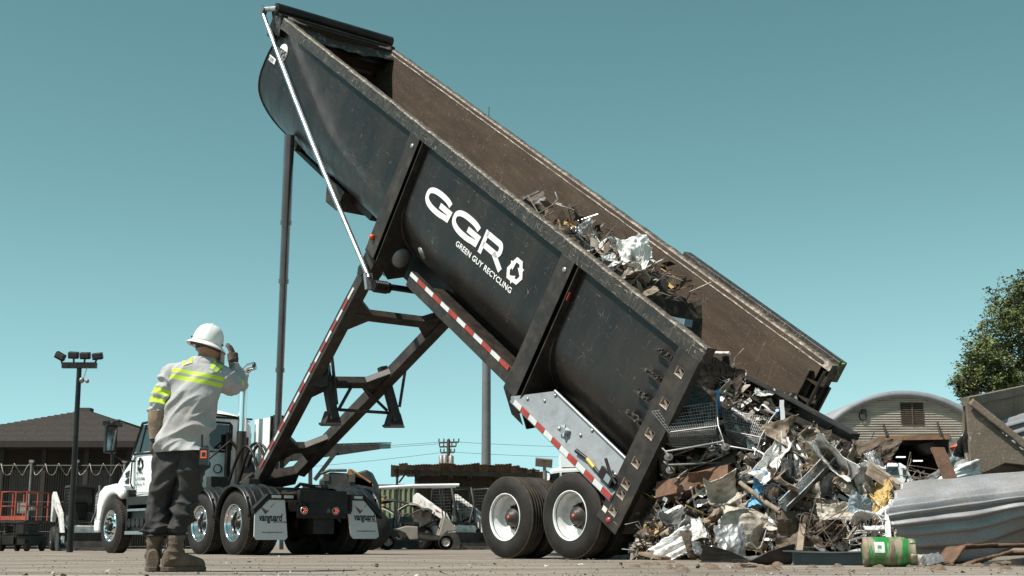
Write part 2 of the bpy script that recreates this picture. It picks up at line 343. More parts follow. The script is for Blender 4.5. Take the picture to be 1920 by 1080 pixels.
# grey fender panel
for s in (0, 1):
    sy = (lambda v: v) if s == 0 else (lambda v: TW - v)
    m = MB()
    up = [V((2.05, sy(.13), 1.79)), V((.33, sy(.13), 1.80))]; lo = [V((.30, sy(-.015), 2.20)), V((2.62, sy(-.015), 2.23))]
    m.prism(up + lo, (0, .0, .02)); m.tube([up[0] + V((0, -.01, 0)), up[1] + V((0, -.01, 0))], .022, 8)
    m.b2((.3, sy(-.016), 2.205), (2.60, sy(.0), 2.30)); m.prism([V((2.62, sy(-.01), 2.22)), V((.3, sy(-.01), 2.2)), V((.3, sy(.5), 2.32)), V((2.4, sy(.5), 2.3))], (0, 0, .02))
    fd = m.build('fender_panel', GREYP, trl, TUB)
    m = MB()
    for i in range(12):
        u = 2.52 - i * .185; m.b2((u, sy(-.026), 2.215), (u - .175, sy(-.018), 2.285), i % 2)
    m.build('reflective_tape', [WREF, RED], fd, TUB)
    if s == 0:
        def fp(u, t): return up[0].lerp(lo[1], t) * (1 - u) + up[1].lerp(lo[0], t) * u
        for u, t in ((.06, .1), (.1, .42), (.05, .72), (.53, .1), (.52, .42), (.93, .13), (.93, .55)):
            m = MB(); m.sphere(fp(u, t) + V((0, -.012, -.004)), .022, 10, 0, (1, .5, 1)); m.build('bolt', BOLT, fd, TUB)
        m = MB()
        m.tube([fp(.62, .78) + V((0, -.04, 0)), fp(.72, .72) + V((0, -.05, 0)), fp(.97, .86) + V((0, -.04, 0))], [.03, .022, .02], 8, 0)
        m.tube([fp(.72, .72) + V((0, -.05, 0)), fp(.80, .76) + V((0, -.05, 0))], .025, 8, 1)
        m.box(fp(.43, .6) + V((0, -.04, 0)), (.13, .08, .08), 2); m.tube([fp(.40, .5) + V((0, -.05, -.02)), fp(.48, .72) + V((0, -.06, 0))], .018, 6, 2); m.sphere(fp(.41, .62) + V((0, -.08, 0)), .03, 8, 2)
        m.build('air_valve', [BLK, mat('yellow_ring', (.5, .35, .05), .5), BOLT], fd, TUB)
# rear frame: outer post with lock pockets + rear plate with round opening
m = MB()
P = [V((0, TW / 2 - (TW / 2 - .19) * cos(pi * i / 30), 1.15 + .98 * abs(sin(pi * i / 30)) ** .8)) for i in range(31)]
inn = [V((0, .19, .02)), V((0, .19, .5)), V((0, .19, .9))] + P + [V((0, TW - .19, .9)), V((0, TW - .19, .5)), V((0, TW - .19, .02))]
out = []
for p in inn:
    if p.y < TW / 2: out.append(V((0, .0, p.z)) if p.z < 1.15 else None)
    else: out.append(V((0, TW, p.z)) if p.z < 1.15 else None)
k0 = [i for i, o in enumerate(out) if o is None]
for c_, i in enumerate(k0):
    t = c_ / (len(k0) - 1)   # walk down the near side, along the sill, up the far side
    tot = 2 * (THt - 1.15) + TW; d = t * tot
    a_ = THt - 1.15
    out[i] = V((0, 0, 1.15 + d)) if d < a_ else (V((0, d - a_, THt)) if d < a_ + TW else V((0, TW, THt - (d - a_ - TW))))
cor = MB()
nn = len(inn)
for (uo, ui, mi) in ((.0, .10, 0),):
    vs = [V((uo + .012, p.y, p.z)) for p in out] + [V((ui + .06, p.y, p.z)) for p in inn]
    cor.add(vs, [(i, i + 1, nn + i + 1, nn + i) for i in range(nn - 1) if inn[i].y < 1.6 or inn[i + 1].z > 1.75], 0, False)
cor.add([V((.012, 0, 1.9)), V((.012, 0, THt)), V((.012, .9, THt))], [(0, 1, 2)]); cor.add([V((.012, TW, 1.9)), V((.012, TW, THt)), V((.012, TW - .9, THt))], [(0, 1, 2)])
cor.build('rear_corner_plate', mat('corner_plate', (.075, .062, .05), .55, metal=.2, var=.3, scale=3, col2=(.14, .10, .07), mix=.42, scale2=3, edge=.25, scr=.5, scr_scale=3), trl, TUB)
PKT = mat('bevelled_pocket', (.26, .21, .17), .5, metal=.6, var=.3, scale=12)
for s in (0, 1):
    sy = (lambda v: v) if s == 0 else (lambda v: TW - v)
    holes = [.44, .86, 1.28, 1.68, 1.98, 2.12, 2.36]
    m = MB(); uu = [.01, .145, .26, .39]; hh = .045
    ws = [.20]
    for h_ in holes: ws += [h_ - hh, h_ + hh]
    ws += [THt]
    for i in range(len(ws) - 1):
        for j in range(3):
            if i % 2 == 1 and j == 1: continue
            a0, a1, b0, b1 = uu[j], uu[j + 1], ws[i], ws[i + 1]
            m.add([V((a0, sy(0), b0)), V((a1, sy(0), b0)), V((a1, sy(0), b1)), V((a0, sy(0), b1))], [(0, 1, 2, 3)])
    m.b2((.012, sy(.004), .2), (.02, sy(.10), THt)); m.b2((.38, sy(.004), .2), (.39, sy(.12), THt)); m.b2((.02, sy(.09), .2), (.38, sy(.10), THt)); m.b2((.012, sy(.004), THt - .01), (.39, sy(.1), THt))
    m.b2((.005, sy(-.012), THt - .10), (.40, sy(-.002), THt + .012), 0)
    if s:  # open rear pockets of the far post
        for w in [.30 + i * .25 for i in range(6)]: m.b2((.0, sy(.24), w), (.2, sy(.03), w + .02)); m.b2((.03, sy(.12), w + .1), (.06, sy(.04), w + .2))
        m.b2((-.03, sy(.035), .3), (.02, sy(-.005), 1.9)); m.b2((-.0, sy(.25), .1), (.02, sy(.20), 1.7)); m.b2((.2, sy(.25), .2), (.21, sy(.03), 1.9))
    p = m.build('rear_post', STEEL, trl, TUB, fix=True)
    for h_ in holes:
        m = MB()
        for (u1, w1, u2, w2) in ((.145, -hh, .26, -hh), (.26, -hh, .26, hh), (.26, hh, .145, hh), (.145, hh, .145, -hh)):
            c0 = V((.2, sy(0), h_)); A1, B1 = V((u1, sy(-.002), h_ + w1)), V((u2, sy(-.002), h_ + w2))
            A2, B2 = c0.lerp(A1, .72) + V((0, sy(.03) - sy(0), 0)), c0.lerp(B1, .72) + V((0, sy(.03) - sy(0), 0))
            A3, B3 = c0.lerp(A1, 1.22), c0.lerp(B1, 1.22)
            m.add([A1, B1, B2, A2], [(0, 1, 2, 3)])
            m.add([A3 + V((0, sy(-.004) - sy(0), 0)), B3 + V((0, sy(-.004) - sy(0), 0)), B1, A1], [(0, 1, 2, 3)])
        m.bar(V((.16, sy(.03), h_ + .03)), V((.245, sy(.03), h_ - .025)), .03, .03)
        m.build('lock_pocket', PKT, p, TUB)
    if s == 0:
        m = MB(); m.lathe([(0, -.03), (.03, -.025), (.045, 0)], (.2, .0, 2.5), (0, 1, 0), 14); m.build('tail_lamp', RED, p, TUB)
        m = MB(); m.b2((.29, -.006, 2.40), (.37, -.001, 2.50)); m.b2((.06, -.006, 2.46), (.12, -.001, 2.53)); m.build('warning_label', mat('paper_label', (.6, .57, .5), .6, col2=(.6, .12, .05), mix=.34, scale2=20), p, TUB)
        m = MB(); m.b2((.37, -.06, 2.0), (.62, -.02, 2.14)); m.tube([V((.62, -.05, 1.90)), V((.42, -.05, 2.02)), V((.30, -.05, 2.05))], .02, 8); m.b2((.40, -.065, 2.03), (.50, -.06, 2.12), 1); m.build('gate_latch', [BLK, BOLT], p, TUB)
    if s: continue
    m = MB()
    for i in range(4):   # shelf gussets between tub side and post
        w = .42 + .29 * i; m.b2((.39, sy(.0), w), (.74, sy(.11), w + .012)); m.b2((.42, sy(.07), w), (.43, sy(.1), w + .28)); m.prism([V((.74, sy(.02), w)), V((.4, sy(.02), w)), V((.4, sy(.02), w + .05))], (0, .008, 0))
    m.build('gusset', STEEL, p, TUB)
    if s == 0:
        m = MB(); rr = random.Random(9)
        for i in range(4):
            for j in range(26):
                c0 = V((.42 + rr.random() * .28, .0 + rr.random() * .1, .42 + .29 * i - rr.random() * .05)); m.box(c0, (rr.uniform(.01, .05), rr.uniform(.01, .03), rr.uniform(.01, .03)), 0, Matrix.Rotation(rr.random() * 3, 3, V((rr.random(), rr.random(), 1))))
        m.build('shelf_grit', mat('grit', (.05, .045, .04), .9), p, TUB)['kind'] = 'stuff'
# far outer rail board, visible past the rail
m = MB(); m.b2((.02, TW - .01, -.05), (3.2, TW + .14, .24)); m.build('outer_board', RAILM, trl, TUB, bev=.01)
# tarp housing above front wall
m = MB(); ax0, ax1 = V((12.45, -.02, -.06)), V((12.45, TW + .02, -.06))
m.tube([ax0, ax1], .10, 14); m.b2((12.2, .0, -.02), (12.62, TW, .05)); m.prism([V((12.62, 0, .05)), V((12.2, 0, .0)), V((12.02, 0, .34)), V((12.2, 0, .36))], (0, TW, 0))
m.build('tarp_housing', BLK, trl, TUB)
m = MB()  # crumpled tarp edge
m.grid(40, 5, lambda a, b: V((12.18 - .30 * b + .05 * sin(a * 17) * b, .12 + (TW - .24) * a, -.02 + .16 * b + .05 * noise.noise(V((a * 9, b * 2, 1))) + .10 * sin(a * 3.1))))
m.build('tarp', mat('tarp_cloth', (.05, .042, .036), .7, col2=(.3, .26, .2), mix=.36, scale2=9, edge=.1), trl, TUB, sol=.006)
# aluminium tarp arms
for s in (0, 1):
    sy = (lambda v: v) if s == 0 else (lambda v: TW - v)
    m = MB(); m.tube([V((12.78 - 6.26 * t / 8, sy(-.1 - .03 * sin(pi * t / 8)), .12 + 2.34 * t / 8 + .035 * sin(pi * t / 8))) for t in range(9)], .042, 10)
    m.box((12.74, sy(-.1), .1), (.16, .09, .13)); m.tube([V((12.78, sy(-.1), .1)), V((12.45, sy(.0), -.06))], .05, 10)
    arm = m.build('tarp_arm', ALU, trl, TUB)
    m = MB(); m.bar(V((6.6, sy(-.1), 2.42)), V((6.40, sy(-.1), 2.60)), .06, .13, (0, 1, 0)); m.build('arm_bracket', GREYP, arm, TUB)
    m = MB(); m.tube([V((6.38, sy(-.08), 2.52)), V((6.38, sy(.22), 2.52))], .085, 16)
    for i in range(8): m.lathe([(.085, 0), (.10, .012), (.085, .024)], V((6.38, sy(-.06 + .03 * i), 2.52)), (0, 1, 0), 16)
    m.tube([V((6.38, sy(.2), 2.5)), V((6.38, TW / 2, 2.5))], .05, 10); m.build('arm_motor', BLK, arm, TUB)
    m = MB(); m.b2((12.28, sy(.0), .10), (12.50, sy(.12), .48)); m.build('lamp_box', BLK, trl, TUB, bev=.01)
    m = MB(); m.sphere((12.38, sy(-.01), .40), .04, 10); m.build('marker_lamp', ORG, trl, TUB)
# plates and stickers near the front
m = MB(); m.b2((12.02, .088, .76), (12.30, .096, .86)); pl = m.build('number_plate', LETW, trl, TUB)
text('E1070', .10, basis(T(12.30, .086, .85), -UV, -DV), BLK, pl, xs=.85)
m = MB(); m.lathe([(0, 0), (.17, 0), (.17, .006), (0, .006)], (11.86, .088, .58), (0, 1, 0), 24); ob = m.build('maker_badge', LETW, trl, TUB)
text('CPS', .17, basis(T(12.01, .086, .64), -UV, -DV), BLK, ob, bold=.006)
# front lower cross beam, brackets
m = MB(); m.b2((10.1, .75, 2.12), (11.7, .87, 2.2)); m.b2((10.1, TW - .87, 2.12), (11.7, TW - .75, 2.2)); m.b2((11.36, .55, 2.06), (11.5, TW - .55, 2.16)); m.box((11.25, .62, 2.02), (.3, .12, .16))
m.prism([V((9.75, .55, 2.0)), V((9.05, .55, 2.0)), V((9.1, .55, 2.38)), V((9.5, .55, 2.4))], (0, TW - 1.1, 0)); m.b2((8.4, .8, 2.08), (10.6, .95, 2.2)); m.b2((8.4, TW - .95, 2.08), (10.6, TW - .8, 2.2))
m.build('cross_beam', STEEL, trl, TUB, bev=.01)
# centre sill under the tub down to the axles
m = MB(); m.b2((.3, .75, 2.05), (7.2, .95, 2.5)); m.b2((.3, TW - .95, 2.05), (7.2, TW - .75, 2.5)); m.b2((.02, .02, THt - .12), (.3, TW - .02, THt - .02)); m.build('under_frame', BLK, trl, TUB)
# lettering: GGR drawn as strokes, symbol, small text  (plane x=-u, y=-w)
LF = basis(T(0, .096, 0), -UV, -DV)    # x = -u, y = -w
def gg(mb, u0, w0, w_, h_, kind, sw):
    x0 = -u0; cy = -(w0 + h_ / 2); rx, ry = w_ / 2 - sw / 2, h_ / 2 - sw / 2; cx = x0 + w_ / 2
    if kind == 'G':
        e = lambda a: (cx + rx * math.copysign(abs(cos(a)) ** .8, cos(a)), cy + ry * math.copysign(abs(sin(a)) ** .8, sin(a)))
        pts = [e(rad(d)) for d in range(38, 305, 8)] + [(cx + rx * .93, cy - ry * .82), (cx + rx * .97, cy - ry * .1), (cx + rx * .12, cy - ry * .1)]
        stroke(mb, pts, sw)
    else:
        b = x0 + sw / 2; r = ry * .62
        stroke(mb, [(b, cy - h_ / 2), (b, cy + h_ / 2)], sw)
        arc = [(x0 + w_ * .58 + r * .9 * sin(rad(d)), cy + ry - r + r * cos(rad(d))) for d in range(0, 181, 15)]
        stroke(mb, [(b, cy + ry)] + arc + [(b, cy + ry - 2 * r)], sw)
        stroke(mb, [(x0 + w_ * .50, cy + ry - 2 * r), (x0 + w_ - sw * .6, cy - h_ / 2)], sw)
m = MB(); gg(m, 6.22, .66, .78, .35, 'G', .085); gg(m, 5.40, .66, .78, .35, 'G', .085); gg(m, 4.57, .66, .66, .35, 'R', .085)
m.build('lettering', LETW, trl, LF)
text('GREEN GUY RECYCLING', .112, basis(T(5.1, .094, 1.165), -UV, -DV), LETW, trl, xs=1.18, bold=.002, sp=1.05)
m = MB()   # three chasing arrows
cx, cy = -3.66, -.865
for k_ in range(3):
    q = -2 * pi * k_ / 3
    Rm = lambda x, y: (cx + x * cos(q) - y * sin(q), cy + x * sin(q) + y * cos(q))
    stroke(m, [Rm(-.125, .03), Rm(-.06, .148), Rm(.045, .148), Rm(.085, .085)], .062)
    m.prism([V((*Rm(x, y), 0)) for x, y in ((.02, .065), (.155, .105), (.125, -.015))], (0, 0, .005))
m.build('recycling_symbol', LETW, trl, LF)
# ---- wheels
def tyre_mesh(R, w, n=56, tread='rib'):
    t = MB(); rr = .305
    prof = [(rr - .02, .03), (rr, .0), (rr + .03, -.012), (rr + .10, -.022), (R - .09, -.018), (R - .035, .004), (R - .012, .02)]
    t.lathe(prof, (0, 0, 0), (0, -1, 0), n, 0)
    t.lathe([(r, w - z) for r, z in prof], (0, 0, 0), (0, -1, 0), n, 0)
    if tread == 'rib':
        pr = [(R - .012, .02)]; k = 5; g0 = .012
        for i in range(k):
            a = .02 + (w - .04) * i / k; b = .02 + (w - .04) * (i + 1) / k
            pr += [(R, a + (g0 if i else 0)), (R, b - (0 if i == k - 1 else .0)), (R - .012, b), (R - .012, b + g0 * .6)] if i < k - 1 else [(R, a + g0), (R - .012, b)]
        t.lathe(pr, (0, 0, 0), (0, -1, 0), n, 1)
    else:
        t.lathe([(R - .014, .02), (R - .014, w - .02)], (0, 0, 0), (0, -1, 0), n, 1)
        for i in range(n):
            for j in range(4):
                an = 2 * pi * (i + .5 * (j % 2)) / n; rv = V((cos(an), 0, sin(an))); tv = V((-sin(an), 0, cos(an)))
                y = -(.015 + (w - .03) * (j + .5) / 4)
                t.box(rv * (R - .009) + V((0, y, 0)), (.022, (w - .03) / 4 - .012, 2 * pi * R / n - .014), 1, Matrix((rv, V((0, 1, 0)), tv)).transposed())
    return t
def wheel(parent, M, R, kind, both=True, tread='rib', tyre2=True, spin=0.):
    """dual or single wheel; local y axis points outward at y=0 = outer sidewall"""
    w0 = .27
    m = tyre_mesh(R, w0, tread=tread); M = M @ Matrix.Rotation(spin, 4, 'Y'); ty = m.build('tyre', [RUB, TREADM], parent, M, fix=True)
    rim = MB()
    if kind == 'dual':
        rim.lathe([(.310, -.0), (.312, -.010), (.300, -.012), (.292, .012), (.285, .05), (.265, .075), (.262, .15), (.25, .19), (.225, .205), (.09, .215)], (0, 0, 0), (0, -1, 0), 48, 0)
        dk = .214
    else:
        rim.lathe([(.310, -.0), (.312, -.012), (.300, -.014), (.292, .01), (.275, .035), (.262, .05), (.25, .02), (.215, -.015), (.17, -.02), (.10, -.005)], (0, 0, 0), (0, -1, 0), 48, 0)
        dk = -.012
    ro = rim.build('rim', RIMW if tread == 'rib' else CHROME, parent, M)
    h = MB()
    if kind == 'dual':
        h.lathe([(.17, .21), (.165, .18), (.12, .17), (.115, .10), (.075, .09), (.07, .055), (0, .05)], (0, 0, 0), (0, -1, 0), 24, 0)
        h.lathe([(.022, .05), (.022, .046), (0, .046)], (0, 0, 0), (0, -1, 0), 14, 1)
        for i in range(10):
            an = 2 * pi * i / 10; h.lathe([(.016, .21), (.016, .15), (.008, .145), (.008, .13), (0, .13)], (.145 * cos(an), 0, .145 * sin(an)), (0, -1, 0), 6, 0, False)
    else:
        h.lathe([(.10, 0), (.095, -.05), (.05, -.06), (0, -.06)], (0, 0, 0), (0, -1, 0), 24, 0)
        for i in range(10):
            an = 2 * pi * i / 10; h.lathe([(.02, 0), (.02, -.03), (.012, -.055), (0, -.055)], (.15 * cos(an), 0, .15 * sin(an)), (0, -1, 0), 8, 0, False)
    h.build('hub', [STEEL if tread == 'rib' else BLK, ORG], parent, M)
    ho = MB()
    for i in range(2 if kind == 'dual' else 10):
        an = 2 * pi * i / (2 if kind == 'dual' else 10) + .4; r0 = .195 if kind == 'dual' else .225
        ho.lathe([(0, 0), (.040 if kind == 'dual' else .024, 0)], (r0 * cos(an), -(dk - .006) - (.0 if kind == 'dual' else -.006), r0 * sin(an)), (0, -1, 0), 14, 0, False)
    ho.build('hand_hole', BLK, parent, M, fix=False)
    if tyre2:
        m2 = tyre_mesh(R, w0, tread=tread); m2.build('tyre', [RUB, TREADM], parent, M @ Matrix.Translation(V((0, -.34, 0))))
RT = .53
w_r = onpl(1069, 969, TA, NV); w_f = onpl(947, 968, TA, NV)
xs_ = [(GF.inverted() @ V((p.x, p.y, RT))).x for p in (w_r, w_f)]
for x in xs_:
    for s in (0, 1):
        M = GF @ Matrix.Translation(V((x, .0, RT))) if s == 0 else GF @ Matrix.Translation(V((x, -TW, RT))) @ Matrix.Rotation(pi, 4, 'Z')
        e = bpy.data.objects.new('wheel', None); C.objects.link(e); place(e, trl, M); wheel(e, M, RT, 'dual', spin=.3 if x == xs_[0] else 1.9)
    m = MB(); m.tube([V((x, -.3, RT)), V((x, -TW + .3, RT))], .07, 12); m.box((x, -.75, RT + .25), (.9, .09, .12)); m.box((x, -TW + .75, RT + .25), (.9, .09, .12)); m.build('axle', BLK, trl, GF)
m = MB(); m.b2((xs_[0] - .6, -.7, RT + .25), (xs_[1] + .7, -.85, RT + .5)); m.b2((xs_[0] - .6, -TW + .7, RT + .25), (xs_[1] + .7, -TW + .85, RT + .5)); m.b2((xs_[0] - .3, -TW + .9, RT + .1), (xs_[0] - .15, -.9, RT + .6)); m.build('suspension', BLK, trl, GF)
# ---------------------------------------------------------------- draft frame, cylinder (trailer parts) and the truck
PST = rad(38.5); ta = V((-sin(PST), cos(PST), 0)); tn_ = V((cos(PST), sin(PST), 0))
TR0 = onpl(437.5, 978, V((0, 22.2, 0)), V((0, 1, 0))); TR0.z = 0
TF = basis(TR0, ta, -tn_)                         # x forward, y left (0 = outer wheel face), z up
def tk(px, py, y): # pixel -> local truck point on the plane y
    P = onpl(px, py, TR0 + tn_ * (-y), tn_); return TF.inverted() @ P
fw = TF @ V((.75, -1.25, 1.16))
def apex(px, py, off): return onpl(px, py, fw + tn_ * off, ta)
P0, Q0 = apex(488, 897, -.42), apex(560, 884, .30)
P1, Q1 = onpl(692, 508, T(0, .22, 0), NV), onpl(893, 538, T(0, 2.2, 0), NV)
df = MB(); nrm = (P1 - P0).cross(Q1 - P0).normalized()
for a, b in ((P0, P1), (Q0, Q1)): df.bar(a, b, .20, .22, nrm)
for t1, t2 in ((.815, .81), (.49, .50), (.16, .14)):
    a, b = P0.lerp(P1, t1), Q0.lerp(Q1, t2); d = (b - a).normalized(); df.bar(a + d * .1, b - d * .1, .14, .16, nrm)
    for c, e, sg in ((a, (P1 - P0).normalized(), 1), (b, (Q1 - Q0).normalized(), -1)):
        df.prism([c + d * .1 * sg - e * .32 + nrm * .07, c + d * .1 * sg + e * .32 + nrm * .07, c + d * .42 * sg + e * .06 + nrm * .07, c + d * .42 * sg - e * .06 + nrm * .07], nrm * -.14)
df.bar(P0 - (P1 - P0).normalized() * .1, Q0 - (Q1 - Q0).normalized() * .1, .3, .2, nrm)
dfo = df.build('draft_frame', FRAME, trl, Matrix.Identity(4), bev=.012)
m = MB(); d = (P1 - P0).normalized(); sd = (P1 - P0).cross(nrm).normalized()
if sd.dot(CO - P0) < 0: sd = -sd
for i in range(24):
    a, b = P0 + d * (.25 + i * .232), P0 + d * (.25 + i * .232 + .222)
    if (b - P0).length < (P1 - P0).length * .93: m.bar(a + sd * .106, b + sd * .106, .012, .055, nrm, i % 2)
m.build('reflective_tape', [RED, WREF], dfo, Matrix.Identity(4))
# pivot ears
m = MB(); m.box(TUB.inverted() @ P1 + V((0, .02, -.05)), (.34, .22, .4)); m.tube([TUB.inverted() @ P1 + V((0, -.16, 0)), TUB.inverted() @ P1 + V((0, .2, 0))], .09, 12); m.build('pivot', STEEL, trl, TUB, bev=.015)
m = MB(); m.box(TUB.inverted() @ Q1 + V((0, 0, -.1)), (.34, .2, .4)); m.build('pivot', STEEL, trl, TUB, bev=.015)
# folded landing legs
l0, r0 = P0.lerp(P1, .46), Q0.lerp(Q1, .475)
def dep(px, py, P): return at(px, py, P.y)
Lk, Lf = dep(612, 708, l0), dep(626, 786, l0); Rk, Rf = dep(722, 708, r0), dep(744, 790, r0)
up = V((0, 0, 1))
for k, fo, br in ((Lk, Lf, dep(622, 666, l0)), (Rk, Rf, dep(762, 680, r0))):
    m = MB(); m.bar(k + (k - fo) * .25, fo, .12, .15, tn_)
    lg = m.build('landing_leg', FRAME, trl, Matrix.Identity(4), bev=.01)
    m = MB(); m.prism([fo + tn_ * -.15 + up * -.06, fo + tn_ * .15 + up * -.06, fo + tn_ * .08 + up * .14, fo + tn_ * -.08 + up * .14], ta * .18)
    m.box(fo + up * -.08 + ta * .1, (.36, .32, .03)); m.build('foot', FRAME, lg, Matrix.Identity(4))
    m = MB(); m.tube([br, fo + up * .25 + (tn_ * .05)], .028, 8); m.build('brace', FRAME, lg, Matrix.Identity(4))
    if k is Lk: m = MB(); m.box(k + up * .02 - tn_ * .12, (.3, .3, .38)); m.tube([k - tn_ * .3 + up * .1, k - tn_ * .1 + up * .3], .05, 8); m.build('gear_box', BLK, lg, Matrix.Identity(4))
m = MB(); mid = dep(666, 712, l0.lerp(r0, .5))
for a, b in ((dep(632, 768, l0), dep(728, 774, r0)), (mid, dep(636, 766, l0)), (mid, dep(726, 770, r0)), (dep(612, 720, l0), dep(716, 728, r0))): m.tube([a, b], .028, 8)
m.build('cross_brace', FRAME, trl, Matrix.Identity(4))
# telescopic cylinder
cb = TF @ V((1.75, -1.25, 1.12)); cb = onpl(517, 893, cb, ta); ctop = T(10.75, TW / 2, 2.1)
ctop = onpl(541, 296, ctop, ta)
HYD = mat('hydraulic_tube', (.20, .23, .26), .22, metal=.85, var=.15, scale=2)
stg = [(0, .34, .062, 1), (.34, .62, .071, 1), (.62, .80, .081, 1), (.80, 1.07, .092, 1)]
for a, b, r, q in stg:
    m = MB(); A_, B_ = cb.lerp(ctop, a), cb.lerp(ctop, b); dd = (B_ - A_).normalized()
    m.tube([A_, B_], r, 20, 0); m.tube([A_ - dd * .02, A_ + dd * .05], r + .012, 20, 0)
    m.build('cylinder_stage', HYD, trl, Matrix.Identity(4))
# ---------------------------------------------------------------- truck
trk = thing('semi_truck', 'white day cab semi truck with black rear fenders hitched to the raised trailer', 'truck', M=TF)
I4 = TF
for y in (-.75, -1.75):
    pass
m = MB()
for y in (-.83, -1.67): m.b2((-.95, y - .05, .72), (6.0, y + .05, 1.0))
m.b2((-.95, -1.7, .68), (-.80, -.8, 1.0)); m.b2((-.82, -1.45, .35), (-.3, -1.05, .7)); m.b2((.2, -1.7, .5), (1.1, -.8, .9)); m.b2((3.9, -2.0, .45), (5.6, -.5, .9)); m.b2((1.4, -1.9, .5), (3.5, -.6, .72))
m.build('chassis', BLK, trk, TF)
# wheels
for x, k in ((0, 'd'), (1.28, 'd'), (5.28, 's')):
    for s in (0, 1):
        M = TF @ Matrix.Translation(V((x, 0, RT))) if s == 0 else TF @ Matrix.Translation(V((x, -2.5, RT))) @ Matrix.Rotation(pi, 4, 'Z')
        e = bpy.data.objects.new('wheel', None); C.objects.link(e); place(e, trk, M)
        wheel(e, M, RT, 'dual' if k == 'd' else 'single', tread='lug' if k == 'd' else 'rib2', tyre2=k == 'd', spin=x)
    m = MB(); m.tube([V((x, -.3, RT)), V((x, -2.2, RT))], .08, 12); m.sphere((x, -1.25, RT), .26, 14); m.build('axle', BLK, trk, TF)
for o in bpy.data.objects:
    if o.name.startswith('rim') and o.parent and o.parent.parent == trk: o.data.materials[0] = CHROME
    if o.name.startswith('hub') and o.parent and o.parent.parent == trk: o.data.materials[1] = BLK
# rear fenders: half-round, ribbed
for x in (0, 1.28):
    for s in (0, 1):
        y0, y1 = (.03, -.66) if s == 0 else (-1.84, -2.53)
        m = MB(); R1 = .625
        prof = []
        k = 26
        def fpt(a, b):
            an = rad(8) + (pi - rad(16)) * a; yy = y0 + (y1 - y0) * b; rr = R1 + .022 * max(0, cos(b * 2 * pi * 4)) ** 6
            if b < .08 or b > .92: rr -= .03
            return V((x + rr * cos(an), yy, RT + rr * sin(an)))
        m.grid(k, 41, fpt)
        m.tube([V((x + (R1 - .01) * cos(rad(8 + 164 * i / 24)), y0 if s == 0 else y1, RT + (R1 - .01) * sin(rad(8 + 164 * i / 24)))) for i in range(25)], .022, 8)
        m.tube([V((x - .45, y0 if s == 0 else y1, RT + .42)), V((x - .40, -.9 if s == 0 else -1.6, .85))], .02, 8)
        m.build('fender', PLAST, trk, TF, sol=.008)
# mud flaps with lettering, light bars
FLAP = mat('mud_flap', (.56, .565, .58), .45, var=.06, scale=3)
BRN = mat('flap_emblem', (.17, .09, .045), .6)
for s in (0, 1):
    yc = lambda v: -v
    sh = [(.03, .25), (.56, .25), (.60, .29), (.53, .90), (.24, .90), (-.02, .66), (-.02, .30)] if s == 0 else [(1.86, .27), (2.32, .27), (2.38, .31), (2.30, .68), (2.06, .92), (1.70, .92), (1.80, .33)]
    m = MB(); m.prism([V((-.78, yc(v), z)) for v, z in sh], (.02, 0, 0)); fl = m.build('mud_flap', FLAP, trk, TF, bev=.01)
    fx = (lambda v, z: basis(TF @ V((-.784, -v, z)), tn_, V((0, 0, 1))))
    v0 = .06 if s == 0 else 1.86; dz = 0 if s == 0 else .03
    text('vanguard', .17, fx(v0, .555 + dz), BLK, fl, xs=.68, bold=.004, shear=.15)
    text('TRUCK CENTERS', .032, fx(v0 + .26, .525 + dz), BLK, fl, xs=1.0)
    text('www.vanguardtrucks.com', .042, fx(v0 + .06, .36 + dz), BRN, fl, xs=.86)
    m = MB(); q = lambda v, z: V((v, z, 0))
    m.prism([q(0, .13), q(.10, .0), q(.135, .03), q(.10, .075)], (0, 0, .002)); m.prism([q(.10, .0), q(.15, .05), q(.12, .06)] if 0 else [q(.10, .0), q(.17, .065), q(.135, .07)], (0, 0, .002)); m.prism([q(.19, .10), q(.29, .21), q(.20, .125)], (0, 0, .002))
    m.build('emblem', BRN, fl, fx(v0 + .01, .66 + dz))
    m = MB()
    if s == 0: m.b2((-.80, -.20, .90), (-.70, -.80, .99)); m.prism([V((-.80, -.20, .99)), V((-.80, -.20, .89)), V((-.80, .03, .66)), V((-.80, .05, .75))], (.12, 0, 0))
    else: m.b2((-.80, -1.55, .92), (-.70, -2.08, 1.01)); m.prism([V((-.80, -2.06, 1.01)), V((-.80, -2.06, .91)), V((-.80, -2.38, .64)), V((-.80, -2.40, .76))], (.12, 0, 0))
    hb = m.build('flap_hanger', BLK, trk, TF, bev=.006)
    m = MB()
    for v in ((.27, .45), (.50, .70)) if s == 0 else ((1.60, .0), (1.84, 0)):
        vv = v[0]; m.b2((-.806, -vv, .925 + dz * .6), (-.80, -vv - .17, .972 + dz * .6))
    m.build('reflector', WREF, hb, TF)
# rear bar with tail lamps
m = MB(); m.b2((-.93, -.68, .60), (-.90, -1.62, .82)); m.b2((-.96, -.70, .86), (-.86, -1.60, 1.06)); m.build('tail_plate', BLK, trk, TF, bev=.008)
LED = mat('lamp_lens', (.4, .06, .03), .25, var=.1)
LEDON = mat('lit_led', (.7, .12, .06), .3, emit=((1, .15, .08), .55))
for v in (.80, 1.40):
    m = MB(); m.lathe([(0, 0), (.058, 0), (.058, .02)], (-.93, -v, .73), (-1, 0, 0), 20, 0); m.lathe([(.055, .022), (.068, .022), (.068, 0)], (-.93, -v, .73), (-1, 0, 0), 20, 1)
    tl = m.build('tail_lamp', [LED, BOLT], trk, TF)
    m = MB()
    for i in range(6):
        an = i * pi / 3; m.sphere((-.952, -v + .034 * cos(an) * (i > 0), .73 + .034 * sin(an) * (i > 0)), .013, 6)
    m.build('led', LEDON, tl, TF)
